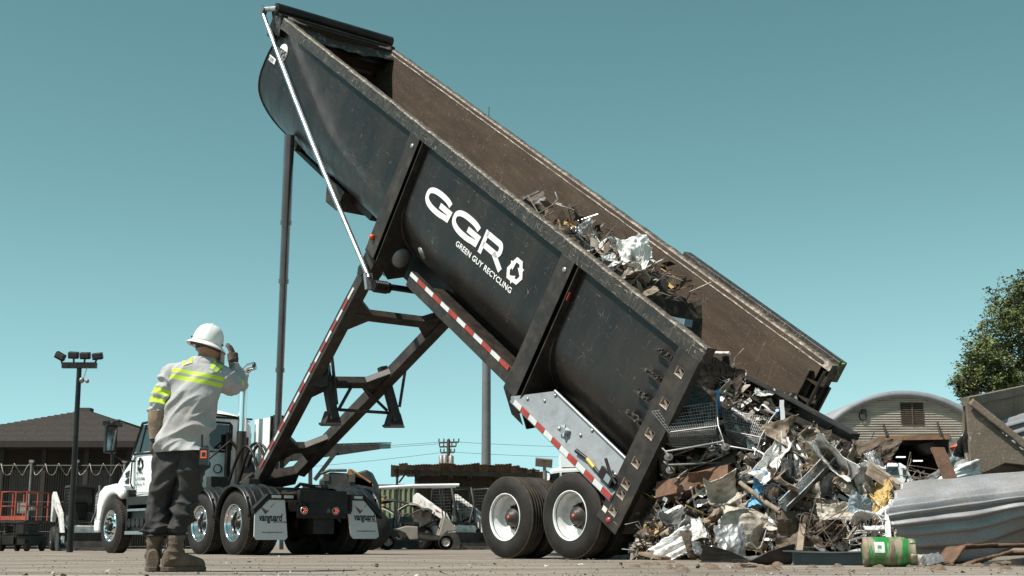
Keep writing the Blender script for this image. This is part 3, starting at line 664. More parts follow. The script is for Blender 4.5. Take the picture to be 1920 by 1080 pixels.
m = MB(); m.lathe([(0, 0.02), (.05, .02), (.05, 0)], (-.93, -1.26, .73), (-1, 0, 0), 18); m.build('reversing_lamp', FLAP, trk, TF)
# fifth wheel and clutter on the deck
m = MB(); m.box((.72, -1.25, 1.10), (1.0, .9, .10)); m.box((.3, -1.25, 1.06), (.5, .5, .06)); m.box((1.4, -1.25, 1.02), (.9, 1.5, .06)); m.box((1.9, -1.25, 1.05), (.3, 1.3, .2)); m.box((.1, -1.2, 1.02), (1.7, .9, .04))
m.box((.5, -.55, 1.2), (.25, .2, .18)); m.box((.8, -2.0, 1.15), (.5, .25, .16)); m.tube([V((1.0, -.6, 1.2)), V((1.1, -.9, 1.4))], .05, 8); m.box((2.2, -.75, 1.25), (.2, .35, .3)); m.tube([V((.2, -1.9, 1.15)), V((.9, -1.75, 1.25)), V((1.5, -1.9, 1.12))], .035, 6)
m.build('fifth_wheel', FRAME, trk, TF, bev=.01)
# cab: stations along x, cross-section widths
def ybox(yc_, hw): return yc_ - hw, yc_ + hw
YC = -1.15
CW = .95   # half width
m = MB()
sec = [(3.46, 1.10, 2.62, .94, .86), (3.9, 1.10, 2.72, .96, .86), (4.3, 1.10, 2.71, .96, .84), (4.63, 1.10, 2.56, .95, .80), (4.93, 1.10, 1.94, .93, .92)]
ring = []
for x, z0, z1, h0, h1 in sec:
    zs = 1.9
    pts = [(h0 * .98, z0), (h0, zs), (h1 + .02, z1 - .14), (h1 - .10, z1 - .02), (0, z1 + .06), (-(h1 - .10), z1 - .02), (-(h1 + .02), z1 - .14), (-h0, zs), (-h0 * .98, z0)]
    ring.append([V((x, YC + y, z)) for y, z in pts])
m.add([p for r in ring for p in r], [(i * 9 + j, i * 9 + j + 1, i * 9 + j + 10, i * 9 + j + 9) for i in range(len(ring) - 1) for j in range(8)], 0, False)
m.add(ring[0], [tuple(range(9))]); m.add(ring[-1], [tuple(range(9))])
cab = m.build('cab', WHT, trk, TF, bev=.03)
def side(x, z, o=.004):   # point on left cab side
    h = .96 if z < 1.9 else .96 - (.08) * (z - 1.9) / .65
    return V((x, YC + h + o, z))
m = MB(); m.add([side(3.62, 1.95, .006), side(4.74, 1.95, .006), side(4.54, 2.48, .006), side(3.66, 2.48, .006)], [(0, 1, 2, 3)]); m.build('side_window', GLASS, cab, TF)
m = MB(); m.tube([side(*q, .008) for q in ((3.60, 1.90), (4.82, 1.92), (4.58, 2.52), (3.62, 2.54))], .028, 6, closed=True); m.tube([side(4.48, 1.95, .012), side(4.38, 2.48, .012)], .014, 6); m.build('window_seal', BLK, cab, TF)
m = MB(); m.tube([side(*q, .002) for q in ((3.58, 1.16), (4.84, 1.16), (4.84, 1.9))], .007, 5); m.box(side(3.72, 1.62, .02), (.16, .03, .05)); dr = m.build('door_line', mat('seam', (.12, .12, .12), .7), cab, TF)
# windscreen
m = MB(); m.add([V((4.665, YC - .72, 2.50)), V((4.665, YC + .72, 2.50)), V((4.935, YC + .82, 1.99)), V((4.935, YC - .82, 1.99))], [(0, 1, 2, 3)]); m.build('windscreen', GLASS, cab, TF)
# rear window and details on the back wall
m = MB(); m.prism([V((3.455, YC - .44, 2.0)), V((3.455, YC + .44, 2.0)), V((3.455, YC + .44, 2.48)), V((3.455, YC - .44, 2.48))], (-.006, 0, 0)); m.build('rear_window', GLASS, cab, TF)
m = MB(); m.tube([V((3.447, YC + a, b)) for a, b in ((-.42, 1.96), (.42, 1.96), (.47, 2.01), (.47, 2.47), (.42, 2.52), (-.42, 2.52), (-.47, 2.47), (-.47, 2.01))], .022, 6, closed=True); m.build('window_seal', BLK, cab, TF)
m = MB(); m.tube([V((3.44, -2.05, 2.62)), V((3.44, -.2, 2.62))], .02, 6); m.lathe([(.07, 0), (.09, .02), (.09, 0)], (3.45, -1.35, 1.62), (-1, 0, 0), 20); m.build('drip_rail', BLK, cab, TF)
m = MB(); 
for y in (-1.55, -.85, -.4): m.b2((3.44, y, 1.15), (3.455, y - .03, 1.9))
m.build('wall_rib', WHT, cab, TF)
# roof cap
m = MB(); m.grid(14, 12, lambda a, b: V((3.40 + 1.0 * a, YC + (b - .5) * 1.7, 2.56 + .26 * (max(0, sin(pi * b)) ** .5) * (max(0, sin(pi * (.08 + a * .84))) ** .5)))); m.build('roof_cap', WHT, cab, TF)
m = MB()
for y in (-.4, -.75, -1.15, -1.55, -1.9): m.sphere((4.35, y, 2.74 if abs(y - YC) < .6 else 2.66), .05, 8, 0, (1.3, 1.2, .7))
m.build('marker_lamp', ORG, cab, TF)
# hood
hs_ = [(4.92, .94, 2.0, 1.10), (5.15, .91, 1.93, 1.10), (5.5, .87, 1.78, 1.05), (5.85, .82, 1.60, 1.0), (6.02, .74, 1.40, .95)]
m = MB(); ring = []
for x, hw, zt, zb in hs_: ring.append([V((x, YC + y, z)) for y, z in ((hw, zb), (hw, zt - .22), (hw - .12, zt - .04), (0, zt + .03), (-(hw - .12), zt - .04), (-hw, zt - .22), (-hw, zb))])
m.add([p for r in ring for p in r], [(i * 7 + j, i * 7 + j + 1, i * 7 + j + 8, i * 7 + j + 7) for i in range(len(ring) - 1) for j in range(6)])
m.add(ring[-1], [tuple(range(7))]); hd = m.build('hood', WHT, trk, TF, bev=.03)
m = MB(); m.b2((6.0, YC - .5, .7), (6.06, YC + .5, 1.35)); m.build('grille', BLK, hd, TF)
for z in (1.55, 1.40):
    m = MB(); m.prism([V((5.0, YC + .915, z - .055)), V((5.22, YC + .89, z - .075)), V((5.22, YC + .89, z + .03)), V((5.0, YC + .915, z + .065))], (0, .035, 0)); m.b2((5.02, YC + .93, z - .01), (5.2, YC + .955, z + .01)); m.build('hood_vent', BLK, hd, TF)
# front fenders
for s in (0, 1):
    yo, yi = (-.0, -.36) if s == 0 else (-2.5, -2.14)
    pr = [(6.08, .62), (6.08, .98), (6.0, 1.22), (5.75, 1.33), (5.25, 1.36), (4.9, 1.33), (4.72, 1.27), (4.72, 1.12), (4.80, 1.10)] + [(5.28 + .63 * cos(rad(d)), RT + .63 * sin(rad(d))) for d in range(125, 20, -15)] + [(5.90, .62)]
    m = MB(); m.prism([V((x, yo, z)) for x, z in pr], (0, yi - yo, 0)); m.build('front_fender', WHT, trk, TF, bev=.05)
    m = MB(); m.b2((5.9, yo + (.01 if s == 0 else -.01), .42), (6.15, (yo + yi) / 2, .66)); m.build('bumper', WHT, trk, TF, bev=.04)
    # mirror
    sg = 1 if s == 0 else -1; y0 = YC + sg * .93
    m = MB(); m.tube([V((4.5, y0, 2.42)), V((4.62, y0 + sg * .45, 2.56)), V((4.75, y0 + sg * .5, 2.52)), V((4.75, y0 + sg * .5, 1.92)), V((4.7, y0 + sg * .3, 1.80)), V((4.75, y0, 1.78))], .018, 8); mr = m.build('mirror_arm', BLK, trk, TF)
    m = MB(); m.box((4.78, y0 + sg * .52, 2.2), (.12, .24, .56)); m.build('mirror', BLK, mr, TF, bev=.03)
    m = MB(); m.b2((4.715, y0 + sg * .43, 1.97), (4.722, y0 + sg * .61, 2.43)); m.build('mirror_glass', mat('mirror_glass', (.3, .3, .3), .08, metal=1), mr, TF)
m = MB(); m.b2((6.02, -2.1, .40), (6.15, -.4, .72)); m.build('bumper', CHROME, trk, TF, bev=.03)
# steps, tank, battery box, grab handles
m = MB(); m.b2((3.5, -.06, .92), (4.62, -.45, 1.08)); m.b2((4.62, -.06, .45), (4.70, -.5, 1.22), 0); m.build('cab_skirt', BLK, trk, TF, bev=.01)
m = MB(); m.b2((3.3, -.02, .36), (4.62, -.40, .43)); m.b2((3.3, -.04, .80), (4.6, -.40, .85)); m.build('step', ALU, trk, TF, bev=.008)
m = MB(); m.b2((3.3, -.12, .45), (4.6, -.5, .8)); m.build('battery_box', BLK, trk, TF)
m = MB()
for i in range(4): m.tube([V((3.9 + i * .2, -.05, .58)), V((3.9 + i * .2, -.45, .58))], .085, 14)
m.build('air_tank', BLK, trk, TF)
m = MB(); m.tube([V((2.3, -.42, .72)), V((3.3, -.42, .72))], .34, 24); m.build('fuel_tank', ALU, trk, TF)
m = MB(); m.tube([V((2.2, -.4, 1.10)), V((2.3, -.4, 1.28)), V((2.8, -.4, 1.3)), V((2.9, -.4, 1.12))], .04, 8); m.build('tank_strap', CHROME, trk, TF)
m = MB(); m.tube([side(3.5, 1.2, .05), side(3.5, 2.3, .05)], .02, 8); m.tube([side(4.66, 1.25, .03), side(4.62, 1.35, .1), side(4.60, 1.75, .1), side(4.60, 1.85, .03)], .015, 8); m.build('grab_handle', BLK, trk, TF)
# door decal
dp = MB(); 
for k_ in range(3):
    q = -2 * pi * k_ / 3; Rm = lambda x, y: (x * cos(q) - y * sin(q), x * sin(q) + y * cos(q))
    stroke(dp, [Rm(-.11, .0), Rm(-.05, .11), Rm(.03, .11)], .06, .002); dp.prism([V((*Rm(x, y), 0)) for x, y in ((.02, .05), (.14, .08), (.10, -.03))], (0, 0, .002))
DB = lambda x, z: basis(TF @ side(x, z, .003), -ta, V((0, 0, 1)))
dp.build('decal', BLK, cab, DB(4.42, 1.70))
text('512-393-9686', .085, DB(4.66, 1.40), BLK, cab); text('San Marcos, TX', .075, DB(4.66, 1.30), BLK, cab); text('RECYCLING', .06, DB(4.60, 1.52), BLK, cab)
text('CT1740', .07, basis(TF @ V((5.62, YC + .875, 1.50)), -ta, V((0, 0, 1))), BLK, hd)
# right-hand side extender, stack, headache rack pipes
m = MB(); m.b2((2.78, -2.12, 1.20), (3.46, -2.16, 2.62)); ex = m.build('side_extender', WHT, trk, TF)
m = MB(); m.b2((2.72, -2.10, 1.20), (2.78, -2.18, 2.64)); m.b2((2.5, -2.04, 1.25), (2.56, -2.28, 2.64)); m.b2((2.5, -2.26, 1.25), (2.78, -2.28, 2.6)); m.build('extender_edge', BLK, ex, TF)
m = MB(); sx, sy_ = 3.22, -1.72
m.tube([V((sx, sy_, 1.15)), V((sx, sy_, 2.35))], .095, 18, 1); m.tube([V((sx, sy_, 2.35)), V((sx, sy_, 3.42)), V((sx - .02, sy_ - .01, 3.52)), V((sx - .10, sy_ - .06, 3.61)), V((sx - .2, sy_ - .12, 3.63))], .085, 18, 0)
m.tube([V((sx - .19, sy_ - .11, 3.63)), V((sx - .205, sy_ - .123, 3.63))], .075, 18, 2); m.build('exhaust_stack', [CHROME, STEEL, BLK], trk, TF)
m = MB(); m.b2((3.3, -1.55, 1.1), (3.4, -1.47, 2.3)); m.b2((3.3, -1.92, 1.1), (3.36, -1.86, 2.25)); m.tube([V((3.2, -1.72, 1.9)), V((3.3, -1.5, 2.2))], .03, 8); m.tube([V((3.25, -1.5, 2.15)), V((3.3, -.55, 1.35))], .018, 8); m.build('stack_bracket', BLK, trk, TF)
m = MB()
for i, (yy, hh) in enumerate(((-1.6, 1.75), (-1.75, 1.7), (-1.5, 1.6))):
    pts = [V((3.1 - .9 * t, yy - .25 * t + .05 * i, 1.25 + hh * .45 * sin(pi * t) + .1 * t)) for t in [j / 14 for j in range(15)]]; m.tube(pts, .028, 8)
m.build('air_hose', BLK, trk, TF)
m = MB(); m.prism([V((2.9, -1.6, 1.1)), V((2.7, -1.95, 1.1)), V((2.95, -1.8, 1.9)), V((3.0, -1.7, 1.9))], (.05, 0, 0)); m.build('hose_mast', STEEL, trk, TF)
# ---------------------------------------------------------------- person
PY = 9.2
def P(px, py, dy=0.): return at(px, py, PY + dy)
def crom(a, t):
    n = len(a) - 1; x = min(max(t, 0), 1) * n; i = min(int(x), n - 1); f = x - i
    p0, p1, p2, p3 = a[max(i - 1, 0)], a[i], a[i + 1], a[min(i + 2, n)]
    return .5 * ((2 * p1) + (p2 - p0) * f + (2 * p0 - 5 * p1 + 4 * p2 - p3) * f * f + (3 * p1 - p0 - 3 * p2 + p3) * f ** 3)
def loft(mb, rings, nr, n, fold=None, mfn=None, ex=2.4, capend=False):
    """rings: (centre, half width vector, half depth vector)"""
    cs = [r[0] for r in rings]; xs = [r[1] for r in rings]; ds = [r[2] for r in rings]
    vs = []
    for i in range(nr):
        t = i / (nr - 1); c, x, d = crom(cs, t), crom(xs, t), crom(ds, t)
        for j in range(n):
            a = 2 * pi * j / n; ca, sa = cos(a), sin(a)
            p = c + x * math.copysign(abs(ca) ** (2 / ex), ca) + d * math.copysign(abs(sa) ** (2 / ex), sa)
            if fold: p = p + (p - c).normalized() * fold(p, t, a)
            vs.append(p)
    o = len(mb.v); mb.v += vs
    for i in range(nr - 1):
        for j in range(n):
            mb.f.append([o + i * n + j, o + i * n + (j + 1) % n, o + (i + 1) * n + (j + 1) % n, o + (i + 1) * n + j])
            mb.m.append(mfn((i + .5) / (nr - 1), 2 * pi * (j + .5) / n) if mfn else 0); mb.sm.append(True)
    if capend: mb.add(vs[:n], [tuple(range(n))]); mb.add(vs[-n:], [tuple(range(n))])
X, Yv, Z = V((1, 0, 0)), V((0, 1, 0)), V((0, 0, 1))
SKIN = mat('skin', (.32, .17, .11), .55, var=.12, scale=20)
base = P(318, 1066); base.z = 0
PM = Matrix.Translation(base)
# body: one continuous remeshed surface, slightly slimmer than the clothes
b = MB()
hip = P(343, 850, .02); chest = P(368, 715, .0); neck = P(386, 673, .02); head = P(391, 648, .035)
b.tube([hip, P(355, 780, .0), chest, neck], [.11, .09, .10, .06], 16)
for kx, ky, fx, fy, ax, hx in ((298, 930, 292, 1000, 290, 320), (352, 930, 334, 1000, 334, 362)):
    b.tube([P(hx, 850, .03), P(kx, ky, .02), P(fx, fy, .02), P(ax, 1055, .03)], [.075, .05, .04, .038], 12)
LS, LE, LW = P(326, 702, .0), P(303, 762, -.02), P(292, 822, -.02)
RS, RE, RW = P(418, 706, .03), P(446, 722, .17), P(438, 685, .26)
b.tube([chest, LS, LE, LW], [.07, .06, .045, .032], 12); b.tube([chest, RS, RE, RW], [.07, .06, .045, .032], 12)
b.sphere(head, .098, 20, 0, (.80, 1.0, 1.22)); b.tube([neck - Z * .05, head], [.065, .06], 14)
b.sphere(head + V((.03, .055, -.06)), .055, 14, 0, (1, 1, .9))
b.tube([head + V((.035, .10, .01)), head + V((.045, .122, -.03))], [.012, .02], 8)
b.sphere(head + V((-.085, .01, -.012)), .03, 10, 0, (.35, .7, 1.1)); b.sphere(head + V((.083, .02, -.015)), .03, 10, 0, (.35, .7, 1.1))
body_ = b.build('person', SKIN, None, PM)
for v in body_.data.vertices: v.co = v.co - base
tag(body_, 'person in grey work shirt with yellow bands and white hard hat raising one gloved hand', 'person')
q = body_.modifiers.new('remesh', 'REMESH'); q.mode = 'VOXEL'; q.voxel_size = .011; q.use_smooth_shade = True
q = body_.modifiers.new('smooth', 'SMOOTH'); q.iterations = 3
W4 = Matrix.Identity(4)
def wear(mb, name, mats, par=None, **k): return mb.build(name, mats, par or body_, W4, **k)
m = MB(); m.sphere(head + V((.012, .105, .012)), .012, 8); m.sphere(head + V((.072, .085, .012)), .012, 8); wear(m, 'eye', mat('eye', (.6, .6, .58), .2))
m = MB(); m.tube([head + V((.02, .112, -.065)), head + V((.048, .108, -.066)), head + V((.07, .092, -.064))], .007, 6); wear(m, 'mouth', mat('lips', (.30, .12, .10), .5))
HAIRM = mat('short_hair', (.06, .042, .03), .8, var=.4, scale=60, bump=.6, bscale=200)
m = MB(); m.grid(24, 10, lambda a, c: head + V((cos(pi + a * pi) * .086, sin(pi + a * pi) * .103 + .004, -.022 + .08 * c)) * 1.0); wear(m, 'hair', HAIRM, sol=.008)
m = MB(); m.grid(14, 8, lambda a, c: head + V((.030 + .066 * cos(-.6 + a * 2.6), .06 + .07 * sin(-.6 + a * 2.6), -.045 - .075 * c + .01 * noise.noise(V((a * 8, c * 5, 0)))))); wear(m, 'beard', mat('grey_beard', (.45, .42, .38), .9, var=.3, scale=80, bump=.5, bscale=200), sol=.015)
# hard hat
HH = mat('hard_hat_shell', (.72, .70, .67), .42, var=.05, scale=6, col2=(.36, .25, .16), mix=.33, scale2=16, edge=.06, coat=.15)
hx = V((.94, .10, -.26)).normalized(); hz = V((.24, .05, .97)).normalized(); hz = (hz - hx * hz.dot(hx)).normalized(); hy = hz.cross(hx)
hc = P(387, 648, .045)
def hp(x, y, z): return hc + hx * x + hy * y + hz * z
def dome(a, c):
    an = 2 * pi * a; el = c * pi / 2; r = cos(el) ** .75
    z = .142 * sin(el) ** .9; ridge = .006 * max(0, 1 - abs(abs(sin(an - pi / 2)) * r - .0) / .16) * (z > .02)
    return hp(.108 * r * cos(an), .128 * r * sin(an), .012 + z + ridge)
m = MB(); m.grid(56, 18, dome, 0, True, True)
def brim(a, c):
    an = 2 * pi * a; ex_ = .034 + .028 * max(0, sin(an)) + .012 * max(0, -sin(an))
    r = c * ex_; return hp((.107 + r) * cos(an), (.127 + r) * sin(an), .014 - .022 * c - .008 * c * c)
m.grid(56, 5, brim, 0, True, True)
hat = wear(m, 'hard_hat', HH, sol=.004)
m = MB(); m.tube([hp(.1 * cos(a_), .118 * sin(a_), -.012) for a_ in [pi * (1.05 + .9 * i / 14) for i in range(15)]], .014, 8); wear(m, 'head_band', mat('band', (.05, .04, .035), .8), hat)
m = MB(); m.sphere(hp(-.112, -.03, .03), .008, 8); m.sphere(hp(.112, -.03, .03), .008, 8); wear(m, 'rivet', BLK, hat)
# trousers
TRO = mat('trouser_cloth', (.021, .0195, .020), .85, var=.18, scale=8, col2=(.042, .037, .033), mix=.42, scale2=5, edge=.2, bump=.6, bscale=12, stretch=(1, 1, .7))
def cloth(seed, amp, dirv, f1=3., f2=10.):
    dv = V(dirv).normalized()
    def fn(p, t, a):
        q_ = p - dv * p.dot(dv); s_ = V((q_.x * f2, q_.y * f2 * .6, q_.z * f2)) + dv * p.dot(dv) * f1 + V((seed, seed * 2, 0))
        n1 = noise.noise(s_); n2 = noise.noise(s_ * 2.1 + V((5, 1, 9)))
        return amp * (1.25 * max(0, 1 - abs(n1) * 2.6) ** 1.5 + .55 * max(0, 1 - abs(n2) * 2.4) ** 1.5) - amp * .55
    return fn
tr = MB()
c1 = cloth(3, .034, (.6, .1, .75), 2.4, 8); c2 = cloth(8, .036, (-.6, .1, .6), 2.4, 8)
def bunch(fn):
    return lambda p, t, a: fn(p, t, a) * (.5 + .7 * t) + (.014 * sin(t * 62 + 2 * sin(a)) * max(0, (t - .76) / .24) if t > .76 else 0)
def leg(pts, fn):
    loft(tr, [(P(x, y, d), X * w / 267, Yv * w2 / 267) for x, y, w, w2, d in pts], 110, 48, bunch(fn), capend=False, ex=2.2)
leg([(331, 838, 39, 33, .02), (320, 872, 31, 36, .02), (311, 910, 24, 31, .03), (301, 945, 18.5, 26, .04), (296, 975, 17.5, 24, .03), (293, 994, 19, 23, .02), (293, 1006, 15, 18, .02)], c1)
leg([(352, 838, 37, 33, .02), (357, 872, 30, 36, .02), (353, 910, 24, 32, .02), (348, 945, 19, 27, .03), (341, 972, 19, 25, .03), (335, 994, 17, 22, .02), (332, 1006, 14, 17, .02)], c2)
pants = wear(tr, 'trousers', TRO, fix=False)
m = MB(); loft(m, [(P(341, 846, .02), X * .185, Yv * .14), (P(342, 838, .02), X * .185, Yv * .14)], 4, 40); wear(m, 'belt', BLK, pants)
# shirt
SHM = mat('work_shirt', (.36, .35, .35), .88, var=.06, scale=5, col2=(.27, .24, .21), mix=.34, scale2=3.5, edge=.16, bump=.55, bscale=13, stretch=(1, 1, .7))
HIV = mat('hi_vis_band', (.46, .64, .035), .6, var=.05, scale=8)
SIL = mat('silver_band', (.33, .32, .31), .45, var=.06, scale=9)
sf = cloth(12, .030, (.75, .1, .62), 1.6, 6.5)
def sfold(p, t, a):
    k = .35 + 1.1 * max(0, .75 - t) ; back = sin(a)
    sag = .018 * sin(t * 21 + 2.2 * cos(a + .5)) * max(0, 1 - t / .32)
    return sf(p, t, a) * k + sag
def tband(t, a):
    if pi * 1.02 < a < pi * 1.98:
        if .565 < t < .605 or .632 < t < .672: return 1
        if .605 <= t <= .632: return 2
    if (t > .905 and t < .96) and (abs(a - pi * .5) > 0): 
        for ctr in (1.12, 1.86):
            d_ = abs(a / pi - ctr)
            if d_ < .035 and False: return 1
    return 0
m = MB()
tx = V((.985, 0, -.17))
R_ = lambda px, py, w, dpt, tilt=.12, dy=0.: (P(px, py, dy), V((1, 0, -tilt)).normalized() * w / 267, Yv * dpt / 267)
loft(m, [R_(343, 848, 51, 42, -.05), R_(345, 826, 49, 40, .02), R_(351, 795, 45, 37, .06), R_(358, 765, 45, 36, .10), R_(364, 735, 48, 37, .16), R_(369, 708, 53, 36, .18), R_(374, 690, 47, 31, .16), R_(380, 679, 26, 24, .12), R_(383, 671, 19, 20, .1)], 190, 130, sfold, tband, 2.3)
# collar
loft(m, [R_(383, 681, 22, 22, .2), R_(384, 676, 20, 20, .2), R_(385, 672, 19.5, 19, .2), R_(384, 677, 24, 24, .2), R_(382, 684, 29, 26, .2)], 14, 40)
def sleeve(pts, seed, bands, up_, n=44):
    fn = cloth(seed, .014, (.3, .2, .3), 5, 12); rg = []
    for i, (c, r) in enumerate(pts):
        d = (pts[min(i + 1, len(pts) - 1)][0] - pts[max(i - 1, 0)][0]).normalized(); x = d.cross(up_).normalized(); y = d.cross(x)
        rg.append((c, x * r, y * r))
    loft(m, rg, 90, n, lambda p, t, a: fn(p, t, a) * (.3 + min(1, t * 2)) + .006 * sin(t * 48 + 2 * sin(a)) * (t > .35), lambda t, a: next((k for lo, hi, k in bands if lo < t < hi), 0), 2.1)
sleeve([(P(345, 700, .0), .085), (P(326, 706, .0), .088), (P(313, 728, -.01), .078), (P(302, 755, -.02), .068), (P(297, 778, -.02), .060)], 21, [(.55, .64, 1), (.64, .70, 2), (.70, .79, 1)], Yv)
sleeve([(P(398, 702, .02), .090), (P(420, 712, .05), .088), (P(437, 718, .12), .078), (P(446, 714, .17), .066), (P(446, 704, .21), .056), (P(442, 692, .245), .048)], 33, [(.42, .45, 1), (.45, .475, 2), (.475, .505, 1)], Yv)
shirt = wear(m, 'shirt', [SHM, HIV, SIL], fix=False)
# gloves
GLV = mat('leather_glove', (.09, .066, .048), .75, var=.3, scale=18, col2=(.04, .03, .025), mix=.45, scale2=12, bump=.3, bscale=90)
CUF = mat('glove_cuff', (.24, .17, .115), .8, var=.2, scale=14, col2=(.13, .09, .06), mix=.42, scale2=10, bump=.3, bscale=80)
def hand(root, tip, palm_n, thumb_side, curl, name):
    d = (tip - root).normalized(); s_ = d.cross(palm_n).normalized() * thumb_side; nn_ = palm_n.normalized()
    h = MB(); L_ = .105
    h.tube([root, root + d * .04, root + d * .09], [.030, .040, .040], 12)
    h.tube([root + d * .03 + s_ * .02, root + d * .09 + s_ * .022], [.024, .022], 10); h.tube([root + d * .03 - s_ * .02, root + d * .09 - s_ * .022], [.024, .022], 10)
    for i, (off, ln) in enumerate(((.033, .078), (.011, .088), (-.011, .082), (-.033, .064))):
        p0 = root + d * .085 + s_ * off; c_ = curl * (1 + .15 * i); pts = [p0]; an = .1
        for k in range(3):
            an += c_ * (.5 + .25 * k); pts.append(pts[-1] + (d * cos(an) + nn_ * sin(an) + s_ * off * .6) * ln * (.45, .32, .23)[k])
        h.tube(pts, [.0115, .0112, .0105, .009], 8)
        h.sphere(pts[-1], .009, 8)
    t0 = root + d * .035 + s_ * .03; t1 = t0 + (d * .6 + s_ * .75 + nn_ * .3).normalized() * .045; t2 = t1 + (d * .9 + s_ * .2 + nn_ * .4).normalized() * .035
    h.tube([t0, t1, t2], [.016, .013, .010], 8); h.sphere(t2, .010, 8)
    o = wear(h, name, GLV)
    q = o.modifiers.new('remesh', 'REMESH'); q.mode = 'VOXEL'; q.voxel_size = .0042; q.use_smooth_shade = True
    return o
g1 = hand(P(292, 822, -.02), P(289, 860, .02), V((.5, .9, 0)), 1, .45, 'glove')
g2 = hand(P(438, 685, .26), P(435, 652, .28), V((-1, .25, .1)), -1, .22, 'glove')
fc = cloth(5, .006, (0, 0, 1), 6, 14)
m = MB(); loft(m, [(P(297, 771, -.02), X * .063, Yv * .066), (P(294, 790, -.02), X * .053, Yv * .056), (P(292, 808, -.02), X * .040, Yv * .045), (P(292, 824, -.02), X * .036, Yv * .042)], 30, 30, fc); wear(m, 'glove_cuff', CUF, g1, sol=.004)
m = MB(); loft(m, [(P(443, 699, .235), X * .046, Yv * .050), (P(441, 691, .245), X * .040, Yv * .045), (P(438, 681, .262), X * .031, Yv * .038)], 20, 30, fc); wear(m, 'glove_cuff', CUF, g2, sol=.004)
# boots
BOOT = mat('tan_boot', (.13, .092, .062), .85, var=.25, scale=10, col2=(.075, .05, .034), mix=.45, scale2=8, bump=.35, bscale=70)
SOLE = mat('boot_sole', (.085, .062, .045), .9, var=.2, scale=14, bump=.3, bscale=50)
def boot(ax_, ay_, dy, foot, ln, roll=0.):
    top = P(ax_, ay_, dy); an = V((top.x - .01, top.y, .11)); f = V(foot).normalized(); s_ = Z.cross(f)
    m = MB(); loft(m, [(top, X * .060, Yv * .064), (top.lerp(an, .5), X * .052, Yv * .058), (V((an.x, an.y, .13)), X * .050, Yv * .062), (V((an.x, an.y, .085)), X * .052, Yv * .066)], 26, 28, cloth(int(ax_), .008, (1, 0, .1), 3, 16))
    he = V((an.x, an.y, 0)) - f * .075
    k = [(0, .062, .035, .10), (.10, .075, .045, .115), (.32, .07, .043, .12), (.55, .055, .048, .085), (.78, .045, .052, .065), (.93, .035, .045, .05), (1., .028, .02, .028)]
    loft(m, [(he + f * (ln * t) + Z * (.03 + hh * .5), s_ * w, Z * (hh * .62)) for t, z, w, hh in k], 30, 26, capend=True)
    bo = wear(m, 'boot', BOOT, fix=False)
    m = MB(); out_ = []
    for t, w in ((-.03, .028), (.1, .046), (.35, .042), (.55, .050), (.8, .054), (.95, .044), (1.03, .02)): out_.append((t, w))
    poly = [he + f * ln * t + s_ * w + Z * .002 for t, w in out_] + [he + f * ln * t - s_ * w + Z * .002 for t, w in reversed(out_)]
    m.prism(poly, Z * .032); wear(m, 'sole', SOLE, bo, bev=.006)
    m = MB()
    for i in range(5): c_ = top.lerp(an, .15 + .2 * i); m.tube([c_ + f * .058 + s_ * .03, c_ + f * .066, c_ + f * .058 - s_ * .03 - Z * .015], .004, 6)
    wear(m, 'lace', SOLE, bo)
boot(292, 1003, .03, (-.25, .95, 0), .28); boot(331, 1004, .0, (.80, .45, 0), .29)
# radio clipped at the hip
m = MB(); rc = P(383, 856, -.155)
m.box(rc, (.062, .04, .115), 0); m.box(rc + V((0, -.021, .012)), (.042, .004, .052), 2); m.box(rc + V((0, -.023, .014)), (.026, .004, .03), 0); m.tube([rc + V((-.018, 0, .05)), rc + V((-.022, 0, .15))], .008, 8, 0); m.tube([rc + V((.015, 0, .055)), rc + V((.015, 0, .075))], .009, 8, 0)
rd = m.build('radio', [PLAST, PLAST, mat('orange_face', (.65, .10, .03), .5)], None, W4, bev=.004)
tag(rd, 'small black two-way radio with orange front clipped at the hip of the worker', 'radio')
# short yellow bands over the shoulders, wrapped onto the shirt
for ctr, dx in ((P(408, 691, -.09), 1), (P(350, 682, -.09), -1)):
    m = MB(); ang = .42 * dx
    rx = V((cos(ang), 0, -sin(ang))); rz = V((sin(ang) * .6, .75, cos(ang) * .6)).normalized()
    for k, mi in ((0, 0), (1, 1), (2, 0)): m.grid(7, 7, lambda a, b: ctr + rx * ((k - 1.5 + a) * .024) + rz * ((b - .5) * .11) + V((0, 0, .03)), mi)
    o = wear(m, 'shoulder_band', [HIV, SIL], shirt); q = o.modifiers.new('wrap', 'SHRINKWRAP'); q.target = shirt; q.offset = .004; q.wrap_method = 'NEAREST_SURFACEPOINT'
# ---------------------------------------------------------------- background
W4 = Matrix.Identity(4)
def zt(py, Y): return at(960, py, Y).z
def xt(px, py, Y): return at(px, py, Y).x
